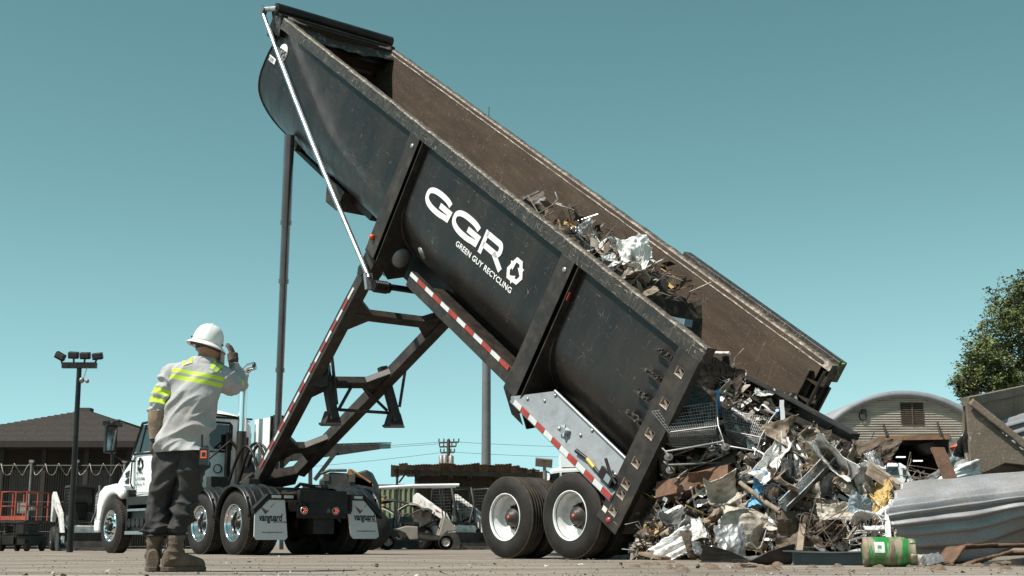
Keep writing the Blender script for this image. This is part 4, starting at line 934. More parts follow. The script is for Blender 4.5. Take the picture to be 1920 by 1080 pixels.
# brown building with hip roof
Yb = 48
BM = Matrix.Translation(V((xt(70, 900, Yb), Yb, 0)))
bb = thing('brown_building', 'dark brown building with shingled hip roof behind the coiled wire fence', 'building', M=BM)
ez, pz = zt(827, Yb), zt(765, Yb + 4); hw = 4.9
SHING = mat('roof_shingles', (.058, .044, .038), .9, var=.35, scale=9, stretch=(1, 1, 3), bump=.4, bscale=12)
BRW = mat('brown_boards', (.020, .0135, .010), .85, var=.3, scale=1.2, stretch=(6, 6, .4))
m = MB(); pk = V((0, 4.9, pz)); E = [V((-hw, 0, ez)), V((hw, 0, ez)), V((hw, 9.8, ez)), V((-hw, 9.8, ez))]
rows = 26
for k in range(4):
    a, b = E[k], E[(k + 1) % 4]
    for i in range(rows):   # courses, each lapping the one below
        t0, t1 = i / rows, (i + 1) / rows; up_ = V((0, 0, .035))
        m.add([a.lerp(pk, t0) + up_, b.lerp(pk, t0) + up_, b.lerp(pk, t1), a.lerp(pk, t1)], [(0, 1, 2, 3)]); m.add([a.lerp(pk, t0), b.lerp(pk, t0), b.lerp(pk, t0) + up_, a.lerp(pk, t0) + up_], [(0, 1, 2, 3)])
m.box(pk, (.5, .5, .16)); ro = m.build('roof', SHING, bb, BM)
m = MB(); m.b2((-hw, -.01, ez - .22), (hw, 9.8, ez - .003)); m.build('fascia', BRW, ro, BM)
m = MB(); m.b2((-hw + .9, 1.6, 0), (hw - .9, 9, ez - .2)); m.build('wall', BRW, bb, BM)
for i in range(7):
    m = MB(); x = -hw + .25 + i * (2 * hw - .5) / 6; m.b2((x, .3, 0), (x + .16, .46, ez - .2)); m.build('porch_post', BRW, bb, BM)
PAN = mat('dull_panel', (.055, .047, .042), .8, var=.2, scale=2)
for x in (-1.6, .9, 3.2): m = MB(); m.b2((x, 1.55, 1.2), (x + 1.3, 1.6, 2.9)); m.build('window', PAN, bb, BM)
m = MB(); m.b2((2.4, 1.54, 0), (3.1, 1.6, 1.05)); m.build('door', PAN, bb, BM)
# fence with coiled wire
Yf = 41
FM = Matrix.Translation(V((xt(100, 900, Yf), Yf, 0)))
fe = thing('wire_fence', 'wire mesh fence topped with hanging coils of pale wire', 'fence', M=FM)
GAL = mat('galvanised', (.25, .22, .20), .5, metal=.5, var=.2, scale=5)
ft = zt(868, Yf)
for px in (-110, -28, 57, 142, 232, 320):
    m = MB(); x = xt(px, 900, Yf) - FM.translation.x; m.tube([V((x, 0, 0)), V((x, 0, ft + .05))], .035, 8); m.box((x, 0, ft + .05), (.13, .1, .08)); m.build('post', GAL, fe, FM)
m = MB(); per = 27 / F * Yf * 1.02; x0 = -4.2
pts = [V((x0 + per * i / 12, .08 * sin(i * .7), ft - .02 - .42 * abs(cos(pi * i / 12)) ** 1.4 * (.85 + .2 * noise.noise(V((i / 12, 0, 0)))))) for i in range(12 * 18)]
m.tube(pts, .011, 5); m.build('coil', mat('pale_wire', (.34, .29, .25), .6, metal=.3), fe, FM)
m = MB()
for i in range(0, 110): x = x0 + i * .075; m.tube([V((x, .03, .05)), V((x, .03, ft - .1))], .004, 3, cap=False)
for z in (.1, .55, 1.0, 1.45, ft - .08): m.tube([V((x0, .03, z)), V((4.4, .03, z))], .010 if z < ft - .2 else .02, 4)
m.build('mesh', mat('dark_wire', (.06, .055, .05), .6), fe, FM)
# floodlight poles
def flood(px0, py0, px1, py1, Y, heads, arm, label, r=.075):
    p0 = V((xt(px0, 1000, Y), Y, 0)); p1 = at(px1, py1, Y); M = Matrix.Translation(p0); I = M.inverted()
    t = thing('floodlight_pole', label, 'light pole', M=M)
    m = MB(); m.tube([V((0, 0, 0)), I @ p1], [r * 1.15, r * .9], 12); m.build('pole', BLK, t, M)
    a0, a1 = I @ at(*arm[0], Y), I @ at(*arm[1], Y)
    m = MB(); m.bar(a0, a1, .12, .13); m.build('cross_arm', BLK, t, M)
    for hx_, hy_, tl in heads:
        c = I @ at(hx_, hy_, Y); m = MB(); m.box(c, (.23, .12, .15), 0, Matrix.Rotation(tl, 3, 'Y') @ Matrix.Rotation(.35, 3, 'X')); m.box(c + V((0, -.064, -.0)), (.19, .02, .11), 1, Matrix.Rotation(tl, 3, 'Y') @ Matrix.Rotation(.35, 3, 'X')); m.tube([c, V((c.x * .85 + (I @ p1).x * .15, 0, a0.z))], .025, 6); m.build('floodlight', [BLK, PAN], t, M, bev=.015)
    if len(heads) > 2:
        m = MB(); b_ = I @ at(px1 + 4, 713, Y); m.sphere(b_, .07, 10); m.sphere(b_ + V((.13, 0, -.02)), .05, 10); m.tube([b_, b_ + V((.13, 0, 0))], .02, 6); m.tube([a1 + V((-.2, 0, 0)), a1 + V((-.3, .02, -.35)), b_ + V((.05, 0, .05))], .008, 5); m.build('camera', GAL, t, M)
flood(133, 930, 149, 684, 30, [(113, 668, .5), (138, 666, .05), (160, 667, .0), (183, 668, -.1)], ((117, 685), (181, 685)), 'tall dark floodlight pole with four lamps on a cross arm', .062)
flood(205, 930, 213, 800, 44, [(200, 792, 0), (219, 791, 0)], ((196, 797), (230, 797)), 'low twin floodlight pole above the white truck mirror', .06)
# scissor lift
Ys = 34
SMx = Matrix.Translation(V((xt(43, 1000, Ys), Ys, 0))) @ Matrix.Rotation(rad(-16), 4, 'Z') @ Matrix.Diagonal((.92, .62, .86, 1))
sc_ = thing('scissor_lift', 'small scissor lift with faded orange guard rails parked by the fence', 'scissor lift', M=SMx)
ORR = mat('faded_orange', (.34, .055, .03), .55, var=.25, scale=6, col2=(.2, .05, .03), mix=.4)
m = MB(); m.b2((-.42, -.7, .18), (.42, .7, .45)); m.b2((-.36, -.62, .45), (.36, .62, .52)); m.build('chassis', BLK, sc_, SMx, bev=.02)
for x in (-.40, .40):
    for y in (-.5, .5): m = MB(); m.lathe([(0, -.06), (.13, -.06), (.16, -.04), (.16, .04), (.13, .06), (0, .06)], (x, y, .16), (1, 0, 0), 20); m.build('wheel', RUB, sc_, SMx)
m = MB()
for k in range(3):
    z = .54 + .09 * k
    for x in (-.3, .3): m.bar(V((x, -.6, z)), V((x, .6, z + .08)), .03, .05); m.bar(V((x, .6, z)), V((x, -.6, z + .08)), .03, .05)
m.build('scissor_stack', STEEL, sc_, SMx)
m = MB(); m.b2((-.40, -.72, .82), (.40, .72, .9)); pf = m.build('platform', STEEL, sc_, SMx)
m = MB()
for z in (1.3, 1.72):
    m.tube([V((-.40, -.72, z)), V((.40, -.72, z)), V((.40, .72, z)), V((-.40, .72, z))], .022, 6, closed=True)
for x, y in ((-.4, -.72), (.4, -.72), (.4, .72), (-.4, .72), (.4, 0), (-.4, 0), (.05, -.72)): m.tube([V((x, y, .88)), V((x, y, 1.72))], .022, 6)
m.b2((-.4, -.73, .9), (.4, -.72, 1.02)); m.build('guard_rail', ORR, sc_, SMx)
m = MB(); m.b2((.05, -.6, 1.1), (.32, -.45, 1.4)); m.b2((.3, -.5, 1.18), (.55, -.4, 1.28)); m.build('control_box', GAL, sc_, SMx)
m = MB(); m.b2((-.3, -.78, .2), (.1, -.7, .42)); m.b2((.15, -.8, .5), (.4, -.7, .78)); m.tube([V((-.3, -.8, .2)), V((-.3, -.8, .75)), V((.1, -.8, .75)), V((.1, -.8, .2))], .015, 5); m.build('ladder', BLK, sc_, SMx)
# skid steers
WORN = mat('worn_white', (.55, .53, .5), .6, var=.12, scale=5, col2=(.2, .16, .13), mix=.4, scale2=6, edge=.1)
CHAR = mat('charcoal_paint', (.018, .016, .015), .6, var=.3, scale=5, col2=(.07, .058, .048), mix=.4)
def skid(name, label, px, Y, rz, sc=1., arm=0., cat='skid steer', grp='skid steer loaders'):
    M = Matrix.Translation(V((xt(px, 1000, Y), Y, 0))) @ Matrix.Rotation(rz, 4, 'Z') @ Matrix.Diagonal((sc, sc, sc, 1))
    t = thing(name, label, cat, M=M, group=grp)   # local: +x forward, y left
    m = MB(); m.b2((-1.05, -.45, .30), (.75, .45, .78)); m.b2((-1.2, -.45, .45), (-.5, .45, 1.25)); m.build('chassis', WORN, t, M, bev=.04)
    m = MB()
    for i in range(7): m.b2((-1.21, -.38, .58 + .08 * i), (-1.19, .38, .61 + .08 * i))
    m.build('rear_grille', CHAR, t, M)
    m = MB()
    for y in (-.42, .42):
        m.tube([V((.72, y, .8)), V((.66, y, 1.5)), V((.52, y, 1.98)), V((-.45, y, 1.98)), V((-.55, y, 1.2))], .05, 8)
    m.b2((-.45, -.44, 1.95), (.52, .44, 2.02)); m.tube([V((.66, -.42, 1.45)), V((.7, -.2, .85)), V((.7, .2, .85)), V((.66, .42, 1.45))], .04, 8)
    m.b2((-.55, -.43, .9), (-.5, .43, 1.95)); cabf = m.build('cab_frame', CHAR, t, M)
    m = MB()
    for y in (-.43, .43):
        for i in range(9): m.tube([V((-.45, y, 1.08 + i * .1)), V((.5, y, 1.08 + i * .1))], .008, 4)
        for i in range(7): m.tube([V((-.4 + i * .14, y, 1.0)), V((-.4 + i * .14, y, 1.92))], .008, 4)
    m.build('side_screen', CHAR, t, M)
    m = MB(); m.b2((-.4, -.25, .8), (.1, .25, .95)); m.b2((-.45, -.25, .95), (-.33, .25, 1.5)); m.build('seat', BLK, t, M, bev=.04)
    m = MB()
    for y in (-.2, .2): m.tube([V((.3, y, .8)), V((.36, y, 1.15))], .02, 6)
    m.build('control_lever', BLK, t, M)
    for sg in (-1, 1):
        y = sg * .62; m = MB()
        m.prism([V((-1.1, y, .9)), V((-1.15, y, 1.75)), V((-.95, y, 1.85)), V((.55, y, 1.15)), V((1.0, y, .55)), V((1.05, y, .15)), V((.85, y, .15)), V((.75, y, .6)), V((.35, y, .98)), V((-.7, y, 1.4)), V((-.85, y, .9))], (0, .12 * sg, 0))
        la = m.build('lift_arm', WORN, t, M, bev=.02)
        m = MB(); m.tube([V((-.7, y - .02 * sg, .75)), V((.3, y - .02 * sg, 1.05))], .04, 8); m.build('lift_cylinder', STEEL, la, M)
        m = MB(); m.prism([V((.1, y + .125 * sg, 1.30)), V((.4, y + .125 * sg, 1.16)), V((.1, y + .125 * sg, 1.22))], (0, .004 * sg, 0)); m.build('stripe', RED, la, M)
        m = MB(); m.box((.74, sg * .50, .98), (.05, .14, .18)); m.build('headlamp', GAL, t, M)
        for x in (-.65, .45):
            m = MB(); wy = sg * .50
            m.lathe([(.15, 0), (.30, .0), (.36, .03), (.38, .08), (.38, .20), (.36, .25), (.30, .28), (.15, .28)], (x, wy, .38), (0, sg, 0), 26); wh = m.build('wheel', RUB, t, M)
            m = MB(); m.lathe([(.18, .27), (.17, .22), (.05, .2), (0, .2)], (x, wy, .38), (0, sg, 0), 18); m.build('rim', WORN, wh, M)
    m = MB(); m.prism([V((.95, -.85, .03)), V((1.65, -.85, .02)), V((1.6, -.85, .06)), V((1.1, -.85, .12)), V((1.0, -.85, .3)), V((1.02, -.85, .55)), V((.95, -.85, .55))], (0, 1.7, 0))
    for y in (-.86, .86): m.prism([V((.95, y - .01, .03)), V((1.65, y - .01, .02)), V((1.35, y - .01, .5)), V((.95, y - .01, .55))], (0, .02, 0))
    m.build('bucket', STEEL, t, M)
    return t
skid('skid_steer', 'worn white skid steer beside the orange scissor lift', 150, 36, rad(-62), .86)
skid('skid_steer', 'white skid steer with open cab behind the golf cart', 846, 44, rad(-48), 1.0)
skid('skid_steer', 'skid steer half hidden behind the front trailer tyre', 917, 45, rad(-52), 1.0)
# canopy roof behind the truck
Yc = 44
CM = Matrix.Translation(V((xt(600, 1000, Yc), Yc, 0)))
cn = thing('canopy', 'flat metal canopy on thin steel posts behind the truck tail', 'canopy', M=CM)
L_ = lambda px, py, d=0: CM.inverted() @ at(px, py, Yc + d)
m = MB(); a, b, c, d_ = L_(712, 832), L_(505, 838), L_(505, 850), L_(712, 842)
m.prism([a, b, c, d_], (0, 4, .3))
for i in range(22): p = b.lerp(a, i / 21); m.bar(p + V((0, 0, .03)), p + V((0, 4, .33)), .05, .04)
m.prism([L_(505, 850), L_(712, 842), L_(575, 862), L_(505, 868)], (0, .1, 0)); m.build('roof', STEEL, cn, CM)
for x0, y0, x1, y1 in ((528, 848, 528, 1020), (582, 855, 582, 1020), (632, 845, 590, 900), (545, 858, 500, 905)):
    m = MB(); e0, e1 = L_(x0, y0), L_(x1, y1); 
    if y1 > 1000: e1.z = 0
    m.bar(e0, e1, .12, .12, (0, 1, 0)); m.build('post' if y1 > 1000 else 'brace', STEEL, cn, CM)
# dark loader behind truck tail
LM = Matrix.Translation(V((xt(640, 1000, 40), 40, 0))); lo_ = lambda px, py: LM.inverted() @ at(px, py, 40)
ld = thing('loader', 'dark wheel loader with ochre boom tip behind the truck tail', 'loader', M=LM)
m = MB(); m.prism([lo_(598, 1000), lo_(598, 900), lo_(618, 885), lo_(662, 888), (lo_(688, 880)), lo_(700, 905), lo_(706, 925), lo_(706, 1000)], (0, 1.6, 0)); m.b2(tuple(lo_(610, 960)), (lo_(690, 960).x, 1.4, 1.6)); m.build('body', CHAR, ld, LM, bev=.05)
m = MB(); m.tube([lo_(602, 888), lo_(618, 882), lo_(650, 882)], .045, 8, 1); m.box(lo_(612, 895) + V((0, -.03, 0)), (.18, .02, .22)); m.box(lo_(660, 897) + V((0, -.03, 0)), (.2, .02, .22)); m.build('plate', [PAN, CHAR], ld, LM)
OCH = mat('ochre_paint', (.30, .13, .04), .6, var=.3, scale=5, col2=(.1, .06, .03), mix=.42)
m = MB(); m.prism([lo_(650, 892), lo_(653, 880), lo_(658, 879), lo_(662, 890), lo_(700, 908), lo_(700, 914), lo_(668, 908)], (0, .4, 0)); m.tube([lo_(659, 881), lo_(695, 905)], .035, 6); m.build('boom', OCH, ld, LM)
for x in (-.6, .9): m = MB(); m.lathe([(.2, 0), (.55, 0), (.62, .1), (.62, .4), (.2, .45)], (x, -.3, .62), (0, -1, 0), 26); m.build('wheel', RUB, ld, LM)
# green container
Yg = 54
GMx = Matrix.Translation(V((xt(720, 1000, Yg), Yg, 0)))
gc = thing('shipping_container', 'faded green corrugated container under the lean-to shed edge', 'container', M=GMx)
m = MB(); x0, x1 = xt(672, 1000, Yg) - GMx.translation.x, xt(800, 1000, Yg) - GMx.translation.x; h_ = zt(908, Yg)
def cor(a, b_):
    k = a * 60; f_ = k % 4; yy = (0, .06, .06, 0)[int(f_)]; return V((x0 + (x1 - x0) * a, yy, .1 + (h_ - .25) * b_))
m.grid(241, 2, lambda a, b_: V((x0 + (x1 - x0) * a, .07 * min(1, max(0, 1.4 * cos(a * 2 * pi * 13) + .5)), .1 + (h_ - .2) * b_)), 0, False); wl = m.build('wall', mat('faded_green', (.22, .23, .15), .8, var=.15, scale=2, col2=(.06, .16, .06), mix=.42, scale2=2.5, stretch=(5, 1, .25)), gc, GMx)
m = MB(); m.b2((x0, -.02, h_ - .12), (x1, 2.4, h_)); m.b2((x0, -.02, 0), (x1, 2.4, .12)); m.b2((x0, .1, .1), (x1, 2.4, h_ - .1)); m.build('frame', mat('container_frame', (.2, .16, .11), .8), gc, GMx)
# lean-to shed
Yl = 50
SM2 = Matrix.Translation(V((xt(880, 1000, Yl), Yl, 0))); sl_ = lambda px, py, d=0: SM2.inverted() @ at(px, py, Yl + d)
sh = thing('lean_to_shed', 'open lean-to shed with ragged rusty tin roof behind the skid steers', 'shed', M=SM2)
RUSTY = mat('rusty_tin', (.12, .085, .06), .8, var=.35, scale=3, col2=(.24, .19, .14), mix=.42, scale2=2)
SHB = mat('weathered_boards', (.065, .05, .038), .9, var=.35, scale=1.5, stretch=(6, 1, .4))
m = MB(); rr = random.Random(2)
for i in range(19):
    p0 = 733 + i * 15; y0 = 871 - (1 if i % 3 == 1 else 0) + rr.uniform(-.6, .6) - (2.5 if i in (6, 7) else 0) + (i > 14) * (i - 14) * 3
    A0, A1 = sl_(p0, y0), sl_(p0 + 16.5, y0 + rr.uniform(-2, 2)); B0, B1 = sl_(p0, y0 - 1, 3.2) - V((0, 0, .5)), sl_(p0 + 16.5, y0 - 1, 3.2) - V((0, 0, .5))
    m.grid(13, 2, lambda a, b_: (A0.lerp(A1, a)).lerp(B0.lerp(B1, a), b_) + V((0, 0, .012 * sin(a * 6 * pi))), i % 2, False)
m.build('roof', [RUSTY, mat('old_tin', (.2, .155, .115), .8, var=.3, scale=3)], sh, SM2, sol=.01)
m = MB(); m.bar(sl_(740, 884, .3), sl_(1010, 892, .3), .08, .16)
for px in (780, 842, 878, 930, 985): m.bar(sl_(px, 884, .3), sl_(px + 6, 896, .3), .06, .2, (0, 1, 0)); m.bar(sl_(px, 880, .2), sl_(px, 880, 3) - V((0, 0, .4)), .08, .12)
m.build('rafter', SHB, sh, SM2)
for px in (745, 780, 1000):
    m = MB(); a = sl_(px, 878, .3); m.bar(V((a.x, a.y, 0)), a, .09, .09, (0, 1, 0)); m.build('post', STEEL, sh, SM2)
m = MB(); m.bar(sl_(748, 905, .3), sl_(762, 886, .3), .06, .06, (0, 1, 0)); m.build('brace', STEEL, sh, SM2)
m = MB(); a, b = sl_(778, 890, 3), sl_(1012, 890, 3)
for i in range(46): x = a.x + (b.x - a.x) * i / 46; m.b2((x, a.y + rr.uniform(0, .03), 0), (x + (b.x - a.x) / 46, a.y + .08, a.z + .2))
m.build('back_wall', SHB, sh, SM2)
# yellow crate
YCM = Matrix.Translation(at(706, 940, 49) - V((0, 0, .35)))
yc = thing('crate', 'tan box with yellow front and green label in front of the green container', 'box', M=YCM)
m = MB(); m.b2((-.40, 0, 0), (.30, .7, .52)); m.b2((-.42, -.02, .50), (.32, .72, .56)); bx_ = m.build('box', mat('tan_box', (.30, .17, .07), .7, var=.15, scale=4), yc, YCM, bev=.01)
m = MB(); m.b2((-.36, -.012, .02), (.26, -.004, .48)); fr_ = m.build('front_panel', mat('yellow_panel', (.50, .40, .12), .6, var=.15, scale=9), bx_, YCM)
m = MB(); m.b2((-.16, -.02, .2), (.02, -.014, .4)); m.build('label', mat('green_label', (.04, .22, .05), .5), bx_, YCM)
# golf cart
Yk = 41
GC = Matrix.Translation(V((xt(772, 1000, Yk), Yk, 0))) @ Matrix.Rotation(rad(8), 4, 'Z')
go = thing('golf_cart', 'dusty grey golf cart with white roof bars parked in front of the scrap heap', 'golf cart', M=GC)
BEI = mat('dusty_beige', (.25, .22, .19), .6, var=.1, scale=4, col2=(.15, .12, .1), mix=.38)
m = MB(); m.b2((-1.25, -.5, .28), (1.2, .5, .36)); m.prism([V((-1.3, -.55, .45)), V((-1.3, -.55, .62)), V((-.35, -.55, .66)), V((-.1, -.55, .40)), V((.55, -.55, .33)), V((.85, -.55, .33)), V((.85, -.55, .40)), V((.5, -.55, .42)), V((0, -.55, .45)), V((-.3, -.55, .35)), V((-.35, -.55, .3)), V((-.5, -.55, .55)), V((-.95, -.55, .55)), V((-1.1, -.55, .42))], (0, 1.1, 0)); m.build('body', CHAR, go, GC, bev=.02)
m = MB(); m.prism([V((-.55, -.57, .62)), V((-.2, -.57, .72)), V((.15, -.57, .70)), V((.17, -.57, .32)), V((-.1, -.57, .30)), V((-.22, -.57, .48)), V((-.45, -.57, .58))], (0, 1.14, 0)); m.prism([V((.75, -.5, .32)), V((.95, -.5, 1.0)), V((1.02, -.5, 1.02)), V((1.35, -.5, .62)), V((1.30, -.5, .55)), V((1.05, -.5, .55)), V((.9, -.5, .4))], (0, 1.0, 0)); m.build('panel', BEI, go, GC, bev=.03)
m = MB(); m.b2((-.35, -.5, .70), (.2, .5, .82)); m.b2((-.42, -.5, .85), (-.34, .5, 1.15)); m.build('seat', BLK, go, GC, bev=.03)
m = MB(); m.tube([V((-.45, -.54, .75)), V((-.38, -.54, 1.08)), V((-.05, -.54, 1.08)), V((.05, -.54, .74))], .025, 6); m.build('arm_rest', CHAR, go, GC)
for y in (-.5, .5):
    for q in ([V((-1.0, y, .6)), V((-1.0, y, 1.86))], [V((-.55, y, .6)), V((-.45, y, 1.86))], [V((1.0, y, 1.0)), V((.88, y, 1.86))]): m = MB(); m.tube(q, .022, 6); m.build('roof_post', CHAR, go, GC)
m = MB()
for y in (-.5, .5): m.tube([V((-1.05, y, 1.86)), V((.0, y, 1.93)), V((1.4, y, 1.96))], .045, 8)
m.build('roof_bar', WHT, go, GC)
m = MB(); m.tube([V((.85, -.2, .6)), V((.65, -.2, .98))], .02, 6); m.tube([V((.65 + .02 * sin(a), -.2 + .16 * cos(a), .98 + .16 * sin(a))) for a in [i * pi / 8 for i in range(16)]], .015, 6, closed=True); m.build('steering_wheel', BLK, go, GC)
for x in (-.75, 1.0):
    for s in (-1, 1):
        m = MB(); m.lathe([(.12, 0), (.2, 0), (.235, .03), (.235, .16), (.2, .19)], (x, s * .40, .235), (0, s, 0), 24); wh = m.build('wheel', RUB, go, GC)
        m = MB(); m.lathe([(.13, .19), (.12, .16), (.04, .17), (0, .18)], (x, s * .40, .235), (0, s, 0), 18); m.build('rim', GAL, wh, GC)
# second bigger scrap heap behind the cart: individual pieces
rr = random.Random(11)
hp_ = [('car_bonnet', 'dark curved car bonnet on the scrap heap behind the golf cart', 'car part', 735, 948, 1.5, CHAR), ('panel', 'white bent panel under the dark bonnet behind the golf cart', 'panel', 712, 962, 1.0, WORN), ('wrecked_door', 'grey car door frame leaning on the heap by the white loader arm', 'car part', 772, 955, .9, GAL), ('bumper', 'long black bumper across the heap behind the golf cart', 'car part', 800, 965, 1.3, CHAR), ('panel', 'small white scrap panel left of the golf cart roof', 'panel', 704, 975, .7, WORN)]
for n_, l_, c_, px, py, w_, mt in hp_:
    c0 = at(px, py, 44); m = MB(); sd_ = rr.random() * 9
    m.grid(24, 10, lambda a, b_: c0 + V(((a - .5) * w_, (b_ - .5) * .9, .22 * sin(pi * a) - .15 * abs(b_ - .5) + .05 * noise.noise(V((a * 4 + sd_, b_ * 3, 0)))))); tag(m.build(n_, mt, None, W4, sol=.03), l_, c_)
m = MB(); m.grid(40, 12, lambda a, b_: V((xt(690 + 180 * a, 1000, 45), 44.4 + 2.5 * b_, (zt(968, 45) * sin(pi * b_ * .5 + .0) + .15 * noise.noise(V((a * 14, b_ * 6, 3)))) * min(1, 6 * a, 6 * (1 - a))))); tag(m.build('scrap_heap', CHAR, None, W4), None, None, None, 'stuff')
# utility pole, transformers, lines
Yu = 130
up0 = V((xt(842, 1000, Yu), Yu, 0)); UMx = Matrix.Translation(up0); ul = lambda px, py: UMx.inverted() @ at(px, py, Yu)
ut = thing('utility_pole', 'distant wooden utility pole with transformers above the shed roof', 'utility pole', M=UMx)
m = MB(); tp = ul(841, 824); m.tube([V((tp.x, 0, 0)), tp], .17, 8); m.build('pole', SHB, ut, UMx)
for y0, x0, x1 in ((829, 823, 860), (837, 824, 855), (848, 826, 852)):
    m = MB(); m.bar(ul(x0, y0 + 1), ul(x1, y0), .12, .16); 
    for k in range(5): p = ul(x0 + (x1 - x0) * k / 4, y0); m.tube([p, p + V((0, 0, .35))], .07, 6)
    m.build('cross_arm', SHB, ut, UMx)
for px in (828, 835, 846): m = MB(); c0 = ul(px, 866); m.tube([c0 - V((0, .3, .6)), c0 + V((0, -.3, .5)), c0 + V((0, -.3, .65))], [.27, .27, .1], 14); m.build('transformer', GAL, ut, UMx)
for i, (a_, b_) in enumerate((((300, 845), (823, 829)), ((300, 850), (824, 832)), ((860, 829), (1400, 838)), ((300, 893), (824, 849)), ((853, 848), (1400, 858)))):
    m = MB(); p, q = at(*a_, Yu), at(*b_, Yu); m.tube([p.lerp(q, t / 20) - V((0, 0, 1.2 * (t / 20) * (1 - t / 20))) for t in range(21)], .018, 4)
    tag(m.build('power_line', PAN, None, W4), 'thin sagging power line running to the distant utility pole', 'power line', 'power lines at the utility pole')
# tall steel pole with mast
Yp = 62
pb = V((xt(911, 1000, Yp), Yp, 0)); PMx = Matrix.Translation(pb)
tp = thing('steel_pole', 'tall plain grey steel pole rising behind the trailer', 'pole', M=PMx)
hz_ = zt(330, Yp); m = MB(); m.tube([V((0, 0, 0)), V((0, 0, hz_))], [.24, .17], 18); pl_ = m.build('pole', mat('grey_pole', (.16, .155, .155), .5, metal=.3, var=.15, scale=1), tp, PMx)
m = MB(); 
for i in range(40): m.tube([V((.1, -.2, .5 + i * .42)), V((.1, -.27, .5 + i * .42))], .02, 5)
m.build('step_bolt', STEEL, pl_, PMx)
m = MB(); q0 = PMx.inverted() @ at(917, 200, Yp); m.tube([V((0, 0, hz_)), q0], .02, 6); m.build('mast', STEEL, tp, PMx)
# white truck behind trailer wheels + solar lamp
Yv_ = 34
VM = Matrix.Translation(V((xt(1062, 1000, Yv_), Yv_, 0))); vl = lambda px, py: VM.inverted() @ at(px, py, Yv_)
vt = thing('box_truck', 'white truck cab half hidden behind the rear trailer tyre', 'truck', M=VM)
m = MB(); a = [vl(1024, 915), vl(1029, 885), vl(1036, 878), vl(1110, 874), vl(1110, 1000), vl(1022, 1000)]; m.prism(a, (0, 1.9, 0)); m.build('cab', WHT, vt, VM, bev=.06)
m = MB(); m.prism([vl(1029, 905), vl(1032, 889), vl(1049, 886), vl(1047, 904)], (0, -.02, 0)); m.prism([vl(1052, 904), vl(1053, 886), vl(1090, 884), vl(1090, 904)], (0, -.02, 0)); m.build('window', GLASS, vt, VM)
m = MB(); m.prism([vl(1052, 876), vl(1052, 848), vl(1130, 848), vl(1130, 876)], (0, 1.9, 0)); m.build('cargo_box', WHT, vt, VM)
m = MB(); m.box(vl(1022, 892) + V((0, -.2, 0)), (.08, .12, .25)); m.tube([vl(1022, 892) + V((0, -.2, .1)), vl(1030, 886)], .02, 6); m.build('mirror', BLK, vt, VM)
for px in (1030, 1095): m = MB(); c_ = vl(px, 1000); m.lathe([(0, 0), (.3, 0), (.42, .04), (.42, .2), (0, .2)], (c_.x, -.0, .42), (0, -1, 0), 22); m.build('wheel', RUB, vt, VM)
Yq = 31
QM = Matrix.Translation(V((xt(1021, 1000, Yq), Yq, 0))); ql = lambda px, py: QM.inverted() @ at(px, py, Yq)
sp = thing('solar_lamp_post', 'small solar panel on a thin post beside the white truck', 'solar panel', M=QM)
m = MB(); t_ = ql(1021, 878); m.tube([V((t_.x, 0, 0)), t_, ql(1020, 868)], .04, 8); m.build('post', GAL, sp, QM)
m = MB(); m.box(ql(1020, 867) + V((0, .1, 0)), (.40, .5, .03), 0, Matrix.Rotation(rad(-18), 3, 'X') @ Matrix.Rotation(rad(6), 3, 'Y')); m.build('panel', [GAL], sp, QM)
# quonset hut
Yh = 60
HM = Matrix.Translation(V((xt(1707, 1000, Yh), Yh, 0))); hl = lambda px, py, d=0: HM.inverted() @ at(px, py, Yh + d)
qh = thing('quonset_hut', 'arched corrugated metal hut with wide dark doorway and louvre vent', 'building', M=HM)
R_q = (hl(1707 + 209, 948).x); zc = hl(1707, 948.6).z; apz = hl(1707, 739.5).z; R_q = apz - zc
TIN = mat('tan_tin', (.40, .35, .30), .7, var=.12, scale=3, col2=(.26, .21, .17), mix=.4, scale2=1.4, stretch=(.4, 1, 3))
def half(z): return R_q * .985 if z < zc else sqrt(max(0, (R_q * .985) ** 2 - (z - zc) ** 2))
dx0, dx1, dz = hl(1650, 950).x, hl(1788, 950).x, hl(1707, 822).z
lx0, lx1, lz0, lz1 = hl(1690, 800).x, hl(1733, 800).x, hl(1707, 797).z, hl(1707, 755).z
m = MB(); rows = 62; dzr = (apz - .02) / rows
for i in range(rows):
    z0 = i * dzr; k = 6
    for j in range(k):
        za, zb = z0 + dzr * j / k, z0 + dzr * (j + 1) / k; ya, yb = -.035 * sin(2 * pi * j / k), -.035 * sin(2 * pi * (j + 1) / k); wa, wb = half(za), half(zb)
        zm = (za + zb) / 2
        spans = [(-1, 1)]
        if zm < dz: spans = [('L', dx0), (dx1, 'R')]
        elif lz0 < zm < lz1: spans = [('L', lx0), (lx1, 'R')]
        for s0, s1 in spans:
            A_ = -wa if s0 in (-1, 'L') else s0; B_ = wa if s1 in (1, 'R') else s1; C_ = wb if s1 in (1, 'R') else s1; D_ = -wb if s0 in (-1, 'L') else s0
            m.add([V((A_, ya, za)), V((B_, ya, za)), V((C_, yb, zb)), V((D_, yb, zb))], [(0, 1, 2, 3)], 0, False)
m.build('front_wall', TIN, qh, HM)
m = MB(); m.grid(50, 2, lambda a, b_: V((R_q * 1.0 * cos(pi * a), -.25 + 18 * b_, zc + R_q * sin(pi * a))) if True else 0); m.grid(2, 2, lambda a, b_: V((-R_q, -.25 + 18 * b_, zc * a))); m.grid(2, 2, lambda a, b_: V((R_q, -.25 + 18 * b_, zc * a))); m.build('roof', mat('grey_tin_roof', (.20, .20, .215), .6, var=.2, scale=2), qh, HM, sol=.3)
DKI = mat('dark_interior', (.010, .008, .007), .95)
